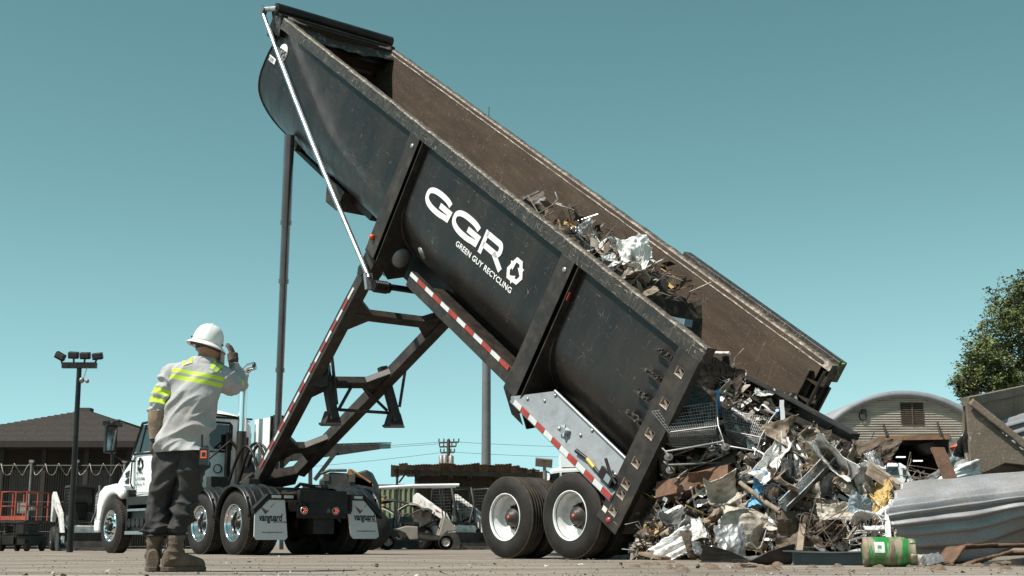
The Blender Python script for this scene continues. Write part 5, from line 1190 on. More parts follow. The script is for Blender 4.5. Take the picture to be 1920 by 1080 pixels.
m = MB(); m.b2((-R_q * .8, .1, 0), (-R_q * .78, 14, dz + 1)); m.b2((R_q * .78, .1, 0), (R_q * .8, 14, dz + 1)); m.b2((-R_q * .8, 13.9, 0), (R_q * .8, 14, dz + 1)); m.b2((-R_q * .8, .1, dz + .4), (R_q * .8, 14, dz + .5)); m.build('interior', DKI, qh, HM)
m = MB(); m.bar(V((dx0, -.08, dz)), V((dx1, -.08, dz + .06)), .12, .22); m.build('door_lintel', mat('rust_lintel', (.2, .11, .06), .8, var=.3, scale=3), qh, HM)
m = MB(); m.b2((dx0 - .1, -.1, 0), (dx0 + .25, .1, dz - .05)); m.b2((dx0 + .25, .0, 0), (dx0 + .4, .1, dz - .05)); m.b2((dx1 - .05, -.1, 0), (dx1 + .3, .1, dz)); m.build('door_frame', GAL, qh, HM)
m = MB(); m.b2((lx0 - .03, .12, lz0 - .03), (lx1 + .03, .14, lz1 + .03), 1)
for i in range(11): z = lz0 + (lz1 - lz0) * (i + .2) / 11; m.prism([V((lx0, -.06, z)), V((lx0, .06, z + .08)), V((lx0, .06, z + .10)), V((lx0, -.06, z + .02))], (lx1 - lx0, 0, 0))
m.b2(((lx0 + lx1) / 2 - .03, -.08, lz0), ((lx0 + lx1) / 2 + .03, .0, lz1)); m.build('louvre', [mat('rust_slat', (.085, .06, .045), .8), DKI], qh, HM)
for a_, b_ in (((1657, 797), (1663, 820)), ((1758, 793), (1764, 818))):
    m = MB(); m.tube([hl(*a_, -.1), hl(*b_, -.6)], .05, 6); m.build('door_stay', BLK, qh, HM)
m = MB(); c_ = hl(1618, 780, -.1); m.tube([c_ + V((.16 * cos(a), 0, .2 * sin(a))) for a in [i * pi / 8 for i in range(16)]], .03, 5, closed=True); m.box(c_ + V((.05, 0, .2)), (.2, .15, .2)); m.build('wall_lamp', BLK, qh, HM)
for px, py in ((1689, 857), (1721, 864)):
    m = MB(); c_ = hl(px, py, 9); m.box(c_, (.45, .2, .06)); o = m.build('ceiling_lamp', mat('lit_tube', (.8, .8, .75), .4, emit=((1, .95, .85), 1.2)), None, HM)
    o.matrix_basis = HM; tag(o, 'lit strip lamp hanging inside the dark hut doorway', 'lamp', 'strip lamps in the hut')
# white pickup inside doorway
Yw = 40
PKM = Matrix.Translation(V((xt(1680, 1000, Yw), Yw, 0))); kl = lambda px, py, d=0: PKM.inverted() @ at(px, py, Yw + d)
pk = thing('pickup_truck', 'white pickup truck parked before the dark hut doorway behind the scrap', 'pickup truck', M=PKM)
m = MB(); m.prism([kl(1640, 900), kl(1655, 872), kl(1666, 868), kl(1690, 868), kl(1700, 874), kl(1712, 898), kl(1720, 905), kl(1720, 985), kl(1635, 985)], (0, 1.7, 0)); m.build('body', WHT, pk, PKM, bev=.08)
m = MB(); m.prism([kl(1658, 893), kl(1664, 875), kl(1683, 875), kl(1686, 893)], (0, -.02, 0)); m.prism([kl(1693, 894), kl(1692, 877), kl(1697, 879), kl(1705, 896)], (0, -.02, 0)); m.build('window', GLASS, pk, PKM)
m = MB(); m.box(kl(1675, 868) + V((0, .3, .02)), (.12, .1, .04)); m.build('roof_lamp', RED, pk, PKM)
for px in (1650, 1705): m = MB(); c_ = kl(px, 990); m.lathe([(0, 0), (.28, 0), (.36, .03), (.36, .2), (0, .2)], (c_.x, .0, .36), (0, -1, 0), 22); m.build('wheel', RUB, pk, PKM)
# oak tree
Yt = 80
TM = Matrix.Translation(V((xt(1935, 1000, Yt), Yt, 0))); tl_ = lambda px, py, d=0: TM.inverted() @ at(px, py, Yt + d)
tr_ = thing('oak_tree', 'broad green oak tree rising behind the steel bucket', 'tree', M=TM)
BARK = mat('bark', (.05, .04, .032), .95, var=.3, scale=4, bump=.6, bscale=20)
rr = random.Random(21)
blobs = [(1900, 560, 40), (1925, 590, 55), (1890, 600, 38), (1870, 640, 42), (1840, 660, 35), (1900, 655, 55), (1860, 690, 36), (1822, 690, 28), (1805, 718, 20), (1840, 715, 26), (1880, 700, 40), (1920, 690, 48), (1945, 620, 60), (1960, 560, 50), (1965, 680, 60), (1930, 540, 30), (1815, 735, 16), (2000, 600, 70), (2000, 690, 70), (1885, 725, 24), (2040, 640, 60)]
m = MB(); base_ = V((0, 0, 0)); fork = V((.1, 0, zt(830, Yt)))
m.tube([base_, V((.05, 0, 1.5)), fork], [.42, .33, .28], 12)
for bx, by, br in blobs:
    e = tl_(bx, by, rr.uniform(-1.5, 1.5)); mid_ = fork.lerp(e, .5) + V((rr.uniform(-.4, .4), 0, rr.uniform(-.2, .5))); m.tube([fork, mid_, e], [.14, .08, .03], 7)
m.build('trunk', BARK, tr_, TM)
m = MB(); s_ = Yt / F
for bx, by, br in blobs:
    c_ = tl_(bx, by, rr.uniform(-1.2, 1.2)); R_ = br * s_
    for k in range(int(16 + br * 1.05)):   # clumps
        d_ = V((rr.gauss(0, 1), rr.gauss(0, 1), rr.gauss(0, .8))).normalized() * R_ * rr.uniform(.3, 1.22); q_ = c_ + d_; cr = rr.uniform(.18, .42); mi = rr.choice((0, 0, 1, 2))
        for _ in range(34):
            p = q_ + V((rr.gauss(0, cr * .6), rr.gauss(0, cr * .6), rr.gauss(0, cr * .45))); l_ = rr.uniform(.05, .12); x_ = V((rr.uniform(-1, 1), rr.uniform(-1, 1), rr.uniform(-.6, .6))).normalized(); y_ = x_.cross(V((rr.uniform(-1, 1), rr.uniform(-1, 1), rr.uniform(-1, 1)))).normalized()
            m.add([p - x_ * l_, p + y_ * l_ * .6, p + x_ * l_, p - y_ * l_ * .6], [(0, 1, 2, 3)], mi)
m.build('crown', [mat('oak_leaf', (.085, .105, .026), .6, var=.3, scale=1), mat('oak_leaf_dark', (.038, .048, .016), .6, var=.3, scale=1), mat('oak_leaf_pale', (.16, .175, .045), .6, var=.3, scale=1)], tr_, TM, fix=False)
# ---------------------------------------------------------------- scrap
RD = random.Random(77)
def Yp_(px, py):
    b = 15.4 - 1.3 * min(1, max(0, (px - 1200) / 330)) - .5 * min(1, max(0, (px - 1560) / 140))
    return b + (1050 - py) / 165 * .55
def pc(px, py, off=0.): return at(px, py, Yp_(px, py) - off)
SM_ = {}
def sm(n, c, **k):
    if n not in SM_: SM_[n] = mat(n, c, **k)
    return SM_[n]
cream = sm('cream_sheet', (.46, .41, .35), rough=.65, var=.2, scale=7, col2=(.16, .115, .08), mix=.45, scale2=6, edge=.12, bump=.3, bscale=14)
white = sm('white_sheet', (.66, .65, .64), rough=.5, var=.15, scale=6, col2=(.22, .185, .155), mix=.42, scale2=7, edge=.1, bump=.25, bscale=16)
silver = sm('silver_sheet', (.52, .52, .52), rough=.33, metal=.75, var=.2, scale=6, col2=(.20, .165, .135), mix=.42, scale2=6, bump=.3, bscale=14)
tan = sm('tan_sheet', (.27, .205, .15), rough=.75, var=.25, scale=7, col2=(.085, .055, .036), mix=.47, scale2=5, edge=.15, bump=.4, bscale=14)
brown = sm('brown_sheet', (.12, .085, .06), rough=.8, var=.3, scale=5, col2=(.05, .036, .027), mix=.42, scale2=5, edge=.15)
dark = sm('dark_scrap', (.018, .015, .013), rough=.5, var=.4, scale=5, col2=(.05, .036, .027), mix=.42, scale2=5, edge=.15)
rust = sm('rust_steel', (.17, .085, .045), rough=.85, var=.35, scale=9, col2=(.09, .05, .035), mix=.5, scale2=7, edge=.15, bump=.5, bscale=40)
blue = sm('blue_plastic', (.12, .34, .55), rough=.45, var=.15, scale=6)
foam = sm('yellow_foam', (.48, .32, .12), rough=.95, var=.3, scale=20, bump=.8, bscale=50)
greyc = sm('grey_channel', (.28, .28, .285), rough=.45, metal=.5, var=.15, scale=5, col2=(.15, .13, .11), mix=.4, scale2=5)
wirem = sm('scrap_wire', (.14, .11, .09), rough=.6, metal=.4, var=.3, scale=8)
cork = sm('zinc_sheet', (.27, .27, .285), rough=.5, metal=.2, var=.2, scale=60, col2=(.20, .165, .14), mix=.42, scale2=2.2, edge=.2, stretch=(1, 1, 1))
def frame3(roll, tilt, yaw): return Matrix.Rotation(yaw, 3, 'Z') @ Matrix.Rotation(-tilt, 3, 'X') @ Matrix.Rotation(-roll, 3, 'Y')
def crum(p, q, seed, amp, k=7):
    r = random.Random(seed); d = 0
    for i in range(k):
        a = r.random() * 2 * pi; o = r.uniform(-.6, .6); s_ = r.uniform(.4, 1); x = (p * cos(a) + q * sin(a)) - o
        d += s_ * abs(x) * (1 if r.random() < .5 else -1)
    return amp * d
def sheet(name, label, cat, px, py, w, h, roll, tilt, yaw, m_, amp=.08, seed=1, off=0., group=None, curl=0., ribs=0, c=None, rag=.06, th=.006, nu=40, nv=32, k=7):
    R3 = frame3(roll, tilt, yaw); c = pc(px, py, off) if c is None else c; M = Matrix.Translation(c) @ R3.to_4x4()
    amp = amp * min(1.1, (w + h) / .75)
    def fn(a, b):
        p, q = a - .5, b - .5; e = 1 + rag * (noise.noise(V((a * 6, b * 6, seed * 1.7))) + .9 * noise.noise(V((a * 17, b * 17, seed))) + .5 * noise.noise(V((a * 40, b * 40, seed)))); 
        y = crum(p * 2, q * 2, seed, amp, k) + crum(p * 5.3, q * 5.3, seed + 500, amp * .24, 7) + amp * .5 * abs(noise.noise(V((a * 4, b * 4, seed)))) + curl * (4 * q * q - .3) + .15 * amp * noise.noise(V((a * 7, b * 7, seed)))
        if ribs: y += .018 * max(-.5, min(.5, sin(2 * pi * ribs * b))) * 2
        return V((p * w * e + .3 * amp * noise.noise(V((b * 4, seed, 1))), y, q * h * e))
    mb = MB(); mb.grid(nu, nv if not ribs else max(nv, ribs * 8), fn, 0, ribs > 0)
    o = mb.build(name, m_, None, M, sol=th); o.data.transform(Matrix.Identity(4)); return tag(o, label, cat, group)
def relocal(mb, M):
    I = M.inverted(); mb.v = [I @ p for p in mb.v]
def beam(name, label, cat, a, b, kind, w, h, m_, group=None, roll=0., mid=None, up=(0, 0, 1), seed=0):
    a = pc(*a) if not isinstance(a, V) else a; b = pc(*b) if not isinstance(b, V) else b
    d = (b - a); L = d.length; d.normalize(); u_ = V(up); x = d.cross(u_).normalized(); z = x.cross(d); cr, sr = cos(roll), sin(roll); x, z = x * cr + z * sr, z * cr - x * sr
    sec = {'box': [(-1, -1), (1, -1), (1, 1), (-1, 1)], 'I': [(-1, -1), (1, -1), (1, -.82), (.12, -.82), (.12, .82), (1, .82), (1, 1), (-1, 1), (-1, .82), (-.12, .82), (-.12, -.82), (-1, -.82)],
           'C': [(-1, -1), (1, -1), (1, -.84), (-.8, -.84), (-.8, .84), (1, .84), (1, 1), (-1, 1)], 'L': [(-1, -1), (1, -1), (1, -.85), (-.85, -.85), (-.85, 1), (-1, 1)]}
    mb = MB(); n = 9; bend = .012 * L
    cen = [a.lerp(b, i / n) + z * bend * sin(pi * i / n + seed) * (1 if seed % 2 else -1) + x * bend * noise.noise(V((i * .6, seed, 0))) for i in range(n + 1)]
    if kind == 'tube': mb.tube(cen, w / 2, 10)
    else:
        s = sec[kind]; k = len(s); vs = [c + x * p * w / 2 + z * q * h / 2 for c in cen for p, q in s]
        mb.add(vs, [(i * k + j, i * k + (j + 1) % k, (i + 1) * k + (j + 1) % k, (i + 1) * k + j) for i in range(n) for j in range(k)])
        mb.add(vs[:k], [tuple(range(k))]); mb.add(vs[-k:], [tuple(range(k))])
    M = basis(a, d, z, d.cross(z)); o = mb.build(name, m_, None, Matrix.Identity(4)); o.data.transform(M.inverted()); o.matrix_basis = M
    return tag(o, label, cat, group)
def wires(name, label, px, py, r, n, m_, seed, off=.1, th=.005, group=None, c=None):
    rr = random.Random(seed); c = pc(px, py, off) if c is None else c; mb = MB()
    p = []; v = V((0, 0, 0)); 
    for i in range(n): p.append(V((rr.gauss(0, r * .55), rr.gauss(0, r * .4), rr.gauss(0, r * .45))))
    pts = [crom(p, i / (n * 7)) for i in range(n * 7 + 1)]; mb.tube(pts, th, 5, cap=False)
    o = mb.build(name, m_, None, Matrix.Translation(c)); 
    o.data.transform(Matrix.Identity(4)); return tag(o, label, 'wire', group)
# MB.build puts given coords in the frame, so sheet() and wires() are already local
# --- dark core of the heap and small bits (uncountable)
colu = [(1180, 1035), (1210, 985), (1240, 905), (1265, 800), (1290, 712), (1320, 678), (1350, 676), (1390, 705), (1430, 745), (1480, 772), (1530, 800), (1580, 818), (1620, 842), (1660, 888), (1690, 930), (1712, 985), (1730, 1035)]
def topy(px):
    for (a, b), (c, d) in zip(colu, colu[1:]):
        if a <= px <= c: return b + (d - b) * (px - a) / (c - a)
    return 1040
m = MB()
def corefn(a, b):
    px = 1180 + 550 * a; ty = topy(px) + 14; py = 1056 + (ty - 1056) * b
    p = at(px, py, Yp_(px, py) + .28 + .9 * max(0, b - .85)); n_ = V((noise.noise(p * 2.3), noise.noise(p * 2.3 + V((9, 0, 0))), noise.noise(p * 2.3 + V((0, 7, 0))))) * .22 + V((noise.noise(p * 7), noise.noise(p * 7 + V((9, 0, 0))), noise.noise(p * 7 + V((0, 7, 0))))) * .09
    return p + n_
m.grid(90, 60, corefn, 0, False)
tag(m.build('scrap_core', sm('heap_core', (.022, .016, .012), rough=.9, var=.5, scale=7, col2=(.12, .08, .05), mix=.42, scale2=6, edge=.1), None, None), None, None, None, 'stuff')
m = MB(); rr = random.Random(4); mats_ = [dark, brown, tan, cream, silver, rust, foam, white]
for i in range(1500):
    px = rr.uniform(1190, 1715); ty = topy(px); py = ty + (1052 - ty) * rr.random(); p = pc(px, py, rr.uniform(-.18, .10)); mi = rr.choices(range(8), (6, 6, 7, 5, 4, 3, 1.6, 2.4))[0]; q_ = rr.random()
    x_ = V((rr.gauss(0, 1), rr.gauss(0, 1), rr.gauss(0, 1))).normalized(); y_ = x_.cross(V((rr.gauss(0, 1), rr.gauss(0, 1), rr.gauss(0, 1)))).normalized()
    if q_ < .62:
        a_, b_ = rr.uniform(.02, .11), rr.uniform(.015, .07); z_ = x_.cross(y_) * rr.uniform(.01, .03)
        m.add([p - x_ * a_ - y_ * b_, p + x_ * a_ - y_ * b_ * .6 + z_, p + x_ * a_ * .8 + y_ * b_ + z_, p - x_ * a_ * .7 + y_ * b_ * .8, p + z_ * 1.5], [(0, 1, 4), (1, 2, 4), (2, 3, 4), (3, 0, 4)], mi)
    elif q_ < .9: m.bar(p - x_ * rr.uniform(.06, .25), p + x_ * .1, rr.uniform(.006, .022), rr.uniform(.006, .02), y_, mi)
    else: m.tube([p, p + x_ * .12 + y_ * .05, p + x_ * .2 - y_ * .04, p + x_ * .34 + y_ * .05], .005, 4, mi)
tag(m.build('scrap_bits', mats_, None, None), None, None, None, 'stuff')
from bpy_extras.object_utils import world_to_camera_view as wcv
def fits(o, up=8):
    bpy.context.view_layer.update()
    for v in o.data.vertices:
        q = wcv(S, cam, o.matrix_world @ v.co); px, py = q.x * 1920, (1 - q.y) * 1080
        if py < topy(px) - up or px > 1730 or (px < 1240 and py < 900): return False
    return True
# --- load inside the tub
def tp_(px, py, v): return onpl(px, py, T(0, v, 0), NV)
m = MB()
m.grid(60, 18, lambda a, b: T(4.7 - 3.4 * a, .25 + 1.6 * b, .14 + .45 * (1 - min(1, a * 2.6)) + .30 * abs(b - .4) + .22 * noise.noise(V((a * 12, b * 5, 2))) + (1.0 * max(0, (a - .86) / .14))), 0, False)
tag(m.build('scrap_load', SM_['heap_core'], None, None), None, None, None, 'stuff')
m = MB()
for i in range(170):
    a = .18 + .8 * rr.random(); p = T(4.8 - 3.3 * a, rr.uniform(.25, 1.5), .02 + rr.uniform(-.12, .1)); x_ = V((rr.gauss(0, 1), rr.gauss(0, 1), rr.gauss(0, 1))).normalized(); y_ = x_.cross(V((rr.gauss(0, 1), rr.gauss(0, 1), 1))).normalized(); mi = rr.choices(range(8), (8, 7, 5, 4, 3, 3, 1, 3))[0]
    if rr.random() < .7: a_, b_ = rr.uniform(.03, .12), rr.uniform(.02, .07); m.add([p - x_ * a_, p + y_ * b_, p + x_ * a_, p - y_ * b_], [(0, 1, 2), (0, 2, 3)], mi)
    else: m.bar(p - x_ * .15, p + x_ * .15, .012, .012, y_, mi)
tag(m.build('scrap_bits', mats_, None, None), None, None, None, 'stuff')
# pieces riding in the tub
def tsheet(name, label, cat, px, py, w, h, roll, tilt, yaw, mt, amp, seed, v=.7, **k): return sheet(name, label, cat, px, py, w, h, roll, tilt, yaw, mt, amp, seed, c=tp_(px, py, v), **k)
tsheet('chair_panel', 'rusty brown board with torn edge at the upper end of the tub load', 'panel', 1003, 388, .34, .40, .25, .3, -.3, brown, .05, 31)
beam('steel_rod', 'pale bent rod along the top of the brown board in the tub', 'rod', tp_(972, 377, .6), tp_(1012, 358, .6), 'box', .03, .03, greyc)
m = MB(); pts = [tp_(*q, .9) for q in ((1026, 393), (1046, 374), (1041, 360))]; m.tube(pts, .012, 6); tag(m.build('hooked_rod', silver, None, None), 'thin hooked steel rod standing alone in the tub', 'rod')
beam('timber', 'pale yellow stick across the load below the hooked rod', 'timber', tp_(1049, 412, .7), tp_(1080, 428, .7), 'box', .05, .04, foam)
tsheet('bag', 'crumpled silver foil bag lying in the tub load', 'bag', 1093, 440, .28, .24, .3, .5, .2, silver, .09, 5)
tsheet('sheet', 'white sheet folded like a tent, highest piece of the tub load', 'sheet metal', 1187, 462, .40, .44, .3, .35, -.3, white, .15, 8)
tsheet('sheet', 'white crumpled sheet between the foil bag and the tent shaped sheet', 'sheet metal', 1132, 462, .40, .30, -.5, .6, .2, white, .14, 12)
tsheet('sheet', 'long pale strip hanging down beside the tent shaped white sheet', 'sheet metal', 1207, 485, .14, .34, -.3, .1, -.2, white, .05, 13)
tsheet('sheet', 'white sheet with small dark holes at the tub rail', 'sheet metal', 1143, 490, .24, .18, .4, .4, .3, white, .06, 14, v=.45)
tsheet('sheet', 'tan folded sheet below the white sheets in the tub', 'sheet metal', 1170, 500, .32, .25, .4, .5, 0, tan, .13, 15, v=.5)
tsheet('sheet', 'beige crumpled sheet at the low end of the tub load', 'sheet metal', 1192, 522, .3, .26, -.4, .5, .3, cream, .15, 16, v=.5)
tsheet('sheet', 'brown sheet tucked in shade at the tub rail', 'sheet metal', 1210, 548, .22, .22, .2, .3, .1, tan, .11, 17, v=.4)
beam('channel', 'pale blue grey channel poking over the tub rail near its rear', 'channel', tp_(1247, 598, .5), tp_(1291, 606, .5), 'box', .14, .09, sm('blue_grey', (.12, .19, .22), rough=.5, var=.1))
wires('wire', 'tangle of brown wire along the rail in the tub', 1125, 450, .32, 16, wirem, 3, c=tp_(1120, 452, .6))
beam('steel_rod', 'white tube end laid over the rear of the near rail', 'rod', tp_(1333, 661, .5), tp_(1368, 662, .5), 'tube', .04, .04, white)
# --- heap pieces, large first
sheet('car_body_panel', 'large dark crushed car panel under the near rail corner of the tub', 'car part', 1345, 745, .55, .72, -.35, .25, -.3, sm('dark_glossy', (.03, .025, .022), rough=.3, var=.4, scale=4, col2=(.09, .07, .055), mix=.42), .12, 41, off=-.05)
sheet('car_body_panel', 'dark curved wheel arch panel right of the crushed car panel', 'car part', 1392, 765, .30, .55, .5, .2, .4, dark, .10, 42, curl=.10)
sheet('bent_sheet', 'grey bent sheet standing above the crushed car panel', 'sheet metal', 1383, 712, .25, .30, .2, .3, -.2, greyc, .10, 43)
sheet('sheet', 'small white torn sheet at the very top of the heap', 'sheet metal', 1357, 686, .20, .16, .5, .7, .3, cream, .13, 44)
sheet('sheet', 'thin crumpled strip curling right of the heap top', 'sheet metal', 1395, 712, .30, .07, -.6, .6, .2, white, .08, 45)
sheet('bag', 'bright white plastic scrap halfway down the dark beams', 'plastic', 1431, 745, .22, .13, -.3, .7, .1, white, .12, 46, off=.08)
sheet('dark_box', 'black crate lying on the heap below the far tub wall', 'crate', 1468, 758, .34, .28, .2, .35, -.5, dark, .08, 47)
sheet('dark_box', 'dark hollow box right of the black crate near the far post', 'crate', 1505, 778, .36, .2, -.3, .5, .4, dark, .07, 48)
beam('beam', 'long black twisted beam sloping down the back of the heap', 'beam', (1392, 722, .05), (1600, 826, .15), 'C', .17, .20, dark, seed=1)
beam('beam', 'second long dark beam just under the twisted black beam', 'beam', (1400, 745, .1), (1585, 842, .18), 'L', .14, .12, dark, seed=2)
beam('pole', 'upright grey post standing out of the heap middle', 'post', (1466, 752, .3), (1470, 850, .25), 'box', .05, .05, greyc)
beam('steel_tube', 'long grey tube left of the upright post', 'tube', (1374, 768, .15), (1452, 815, .2), 'tube', .065, .06, greyc)
beam('steel_tube', 'tan tube lying level below the long dark beams', 'tube', (1412, 790, .15), (1472, 796, .2), 'tube', .05, .05, tan)
beam('conduit', 'bright short pipe leaning right of the upright post', 'pipe', (1477, 822, .25), (1503, 878, .3), 'tube', .06, .06, silver)
beam('conduit', 'thin bright rod crossing beside the bright short pipe', 'pipe', (1490, 826, .2), (1515, 870, .2), 'tube', .035, .035, white)
sheet('tray', 'shiny silver tray tilted to the sky above the blue plastic', 'tray', 1424, 822, .27, .17, -.1, .75, .1, silver, .05, 51, off=.12)
sheet('bent_sheet', 'pale bent sheet hooked beside the shopping cart basket', 'sheet metal', 1395, 808, .13, .22, .7, .2, .2, silver, .08, 52, off=.1)
sheet('board', 'brown torn board left of the bright short pipe', 'board', 1455, 845, .30, .22, -.3, .45, .3, brown, .08, 53, off=.05)
sheet('board', 'dark brown board leaning under the long beams', 'board', 1510, 830, .42, .24, -.4, .4, -.2, brown, .10, 54)
# right brow of tan sheets
sheet('carton', 'tan crumpled carton crowning the right shoulder of the heap', 'carton', 1583, 842, .46, .36, -.2, .35, -.2, tan, .16, 61, off=.1)
sheet('carton', 'brown folded carton just right of the crowning tan carton', 'carton', 1625, 862, .34, .42, -.35, .2, .3, brown, .14, 62, off=.1)
sheet('sheet', 'pale grey curled sheet at the right end of the heap top', 'sheet metal', 1650, 884, .15, .46, .30, .1, .3, greyc, .03, 63, off=.12, curl=.06)
sheet('carton', 'wide beige panel sliding down the right shoulder', 'panel', 1600, 900, .30, .52, -.55, .4, -.1, tan, .12, 64, off=.18)
sheet('carton', 'brown torn panel beneath the wide beige panel', 'panel', 1634, 918, .36, .46, .25, .3, .2, brown, .14, 65, off=.12)
sheet('carton', 'crumpled pale bag shape in the middle of the heap', 'carton', 1560, 905, .34, .42, .25, .25, -.25, cream, .17, 66, off=.18)
sheet('carton', 'mid brown crumpled carton left of the pale bag shape', 'carton', 1520, 935, .36, .34, -.4, .35, .3, tan, .17, 67, off=.12)
sheet('board', 'tan plank of torn board pointing down at the corrugated sheet', 'board', 1668, 908, .14, .56, .85, .4, .1, tan, .02, 68, off=.22)
sheet('board', 'second tan plank above the one pointing at the corrugated sheet', 'board', 1662, 895, .10, .50, .8, .4, .3, cream, .02, 69, off=.2)
sheet('foam', 'ragged yellow foam strip hanging at the right edge', 'foam', 1655, 938, .18, .44, -.1, .3, .1, foam, .10, 70, off=.24, rag=.35)
sheet('foam', 'yellow foam clump below the thin bright rod', 'foam', 1510, 868, .28, .16, .3, .4, 0, foam, .12, 71, off=.14, rag=.4)
sheet('foam', 'small yellow foam clump beside the long silver channel', 'foam', 1536, 872, .16, .14, .1, .5, .2, foam, .10, 72, off=.2, rag=.4)
sheet('bent_sheet', 'white pointed scrap beside the hanging yellow foam', 'sheet metal', 1675, 940, .10, .26, .3, .2, .1, white, .06, 73, off=.26)
sheet('sheet', 'grey torn sheet below the crowning carton', 'sheet metal', 1572, 872, .28, .20, .2, .5, .1, greyc, .12, 74, off=.18)
# middle
beam('channel', 'long silver channel lying diagonally across the heap face', 'channel', (1468, 950, .52), (1572, 842, .42), 'C', .15, .11, silver, seed=3, roll=.6)
beam('channel', 'short silver channel crossing the foot of the long one', 'channel', (1462, 960, .42), (1492, 905, .36), 'C', .09, .05, silver, seed=4, roll=.4)
beam('steel_tube', 'tan pipe sloping from the blue plastic to the foot of the silver channels', 'pipe', (1388, 905, .3), (1466, 962, .42), 'tube', .055, .05, tan)
beam('timber', 'brown square tube end under the foot of the silver channels', 'tube', (1462, 968, .4), (1495, 972, .2), 'box', .11, .11, brown, roll=.3)
sheet('blue_plastic', 'torn sky blue plastic sheet in the middle of the heap', 'plastic sheet', 1428, 918, .22, .42, -.25, .35, -.2, blue, .13, 81, off=.26)
sheet('blue_plastic', 'small flat blue scrap above the torn blue sheet', 'plastic sheet', 1500, 842, .28, .07, -.1, .4, .2, blue, .05, 82, off=.1)
wires('fibre_tuft', 'tuft of dark blue grey fibre right of the torn blue sheet', 1462, 935, .20, 90, sm('fibre', (.06, .075, .09), rough=.9), 83, off=.28, th=.004)
beam('steel_beam', 'rusty hollow beam stub lying under the shopping cart', 'beam', (1238, 922, .05), (1372, 893, .28), 'box', .17, .20, rust, seed=5, roll=.35)
sheet('torn_plate', 'torn rusty plate on top of the rusty beam stub', 'plate', 1332, 905, .52, .12, .12, .8, .05, rust, .07, 84, off=.28)
beam('beam', 'dark steel rail between shopping cart and rusty beam', 'beam', (1262, 905, .1), (1375, 858, .25), 'C', .12, .13, dark, seed=6)
# lower front
sheet('cream_panel', 'large cream bent panel at the foot of the heap', 'panel', 1398, 972, .58, .40, -.32, .30, -.15, cream, .09, 91, off=.5, th=.012, k=5)
sheet('cream_panel', 'smaller cream panel with notch left of the large bent one', 'panel', 1335, 950, .40, .28, .30, .45, .2, cream, .10, 92, off=.42, th=.012)
sheet('ribbed_panel', 'white ribbed car panel crumpled on the ground by the trailer', 'car part', 1275, 1012, .66, .30, .52, .45, -.25, white, .06, 93, off=.35, ribs=3, curl=-.10, rag=.12)
sheet('ribbed_panel', 'white torn sheet tip above the ribbed panel on the ground', 'car part', 1318, 985, .20, .26, -.25, .4, .2, white, .10, 94, off=.42)
beam('plank', 'short pale plank lying under the white ribbed panel', 'plank', (1209, 1037, .25), (1252, 1047, .35), 'box', .20, .03, tan)
sheet('round_plate', 'round dark brown lid behind the white ribbed panel', 'lid', 1300, 1018, .30, .30, .1, .1, .5, brown, .03, 95, off=.25, curl=.04)
sheet('tray', 'grey folded channel tray in front of the large cream panel', 'tray', 1372, 1014, .30, .36, .02, .12, .25, greyc, .05, 96, off=.62)
sheet('tray', 'flat grey sheet lying on the ground beside the folded tray', 'sheet metal', 1415, 1040, .52, .30, -.03, 1.25, .1, greyc, .03, 97, off=.72)
sheet('bent_sheet', 'pale curled strip on the ground left of the grey tray', 'sheet metal', 1325, 1045, .34, .14, .1, 1.0, .2, silver, .09, 98, off=.55)
sheet('hanging_cloth', 'dirty grey cloth hanging under the tan pipe', 'cloth', 1500, 1000, .42, .32, .05, .15, .1, brown, .10, 99, off=.28)
sheet('bucket_lid', 'pale rumpled tub lying below the pale bag shape', 'tub', 1566, 968, .38, .26, .08, .45, -.1, cream, .10, 101, off=.36, th=.014)
sheet('bowl', 'white round bowl shape left of the corrugated sheet', 'bowl', 1640, 968, .46, .14, .18, .8, .05, white, .06, 102, off=.42, curl=.05, th=.012)
sheet('carton', 'blue and white carton beside the white bowl shape', 'carton', 1612, 950, .26, .24, -.4, .3, .2, sm('blue_white', (.3, .34, .36), rough=.6, var=.2, scale=6, col2=(.05, .09, .12), mix=.45, scale2=6), .09, 103, off=.36)
sheet('panel', 'white flat cover under the white bowl shape', 'panel', 1655, 990, .36, .06, 0, .6, 0, white, .02, 104, off=.5, th=.02)
wires('wire', 'round tangle of thin wire under the pale rumpled tub', 1560, 1002, .28, 26, wirem, 105, off=.42)
wires('wire', 'light wire coil right of the thin wire tangle', 1625, 1000, .26, 34, sm('bright_wire', (.4, .39, .38), rough=.4, metal=.7), 106, off=.46, th=.004)
beam('stick', 'brown broken stick leaning over the wire tangle', 'stick', (1590, 1010, .5), (1618, 972, .4), 'box', .03, .03, tan)
beam('timber', 'dark splintered post under the hanging cloth', 'post', (1500, 1035, .35), (1506, 985, .3), 'box', .07, .06, tan, seed=7)
beam('white_post', 'thin white post against the edge of the corrugated sheet', 'post', (1666, 1012, .62), (1664, 960, .5), 'box', .05, .05, white)
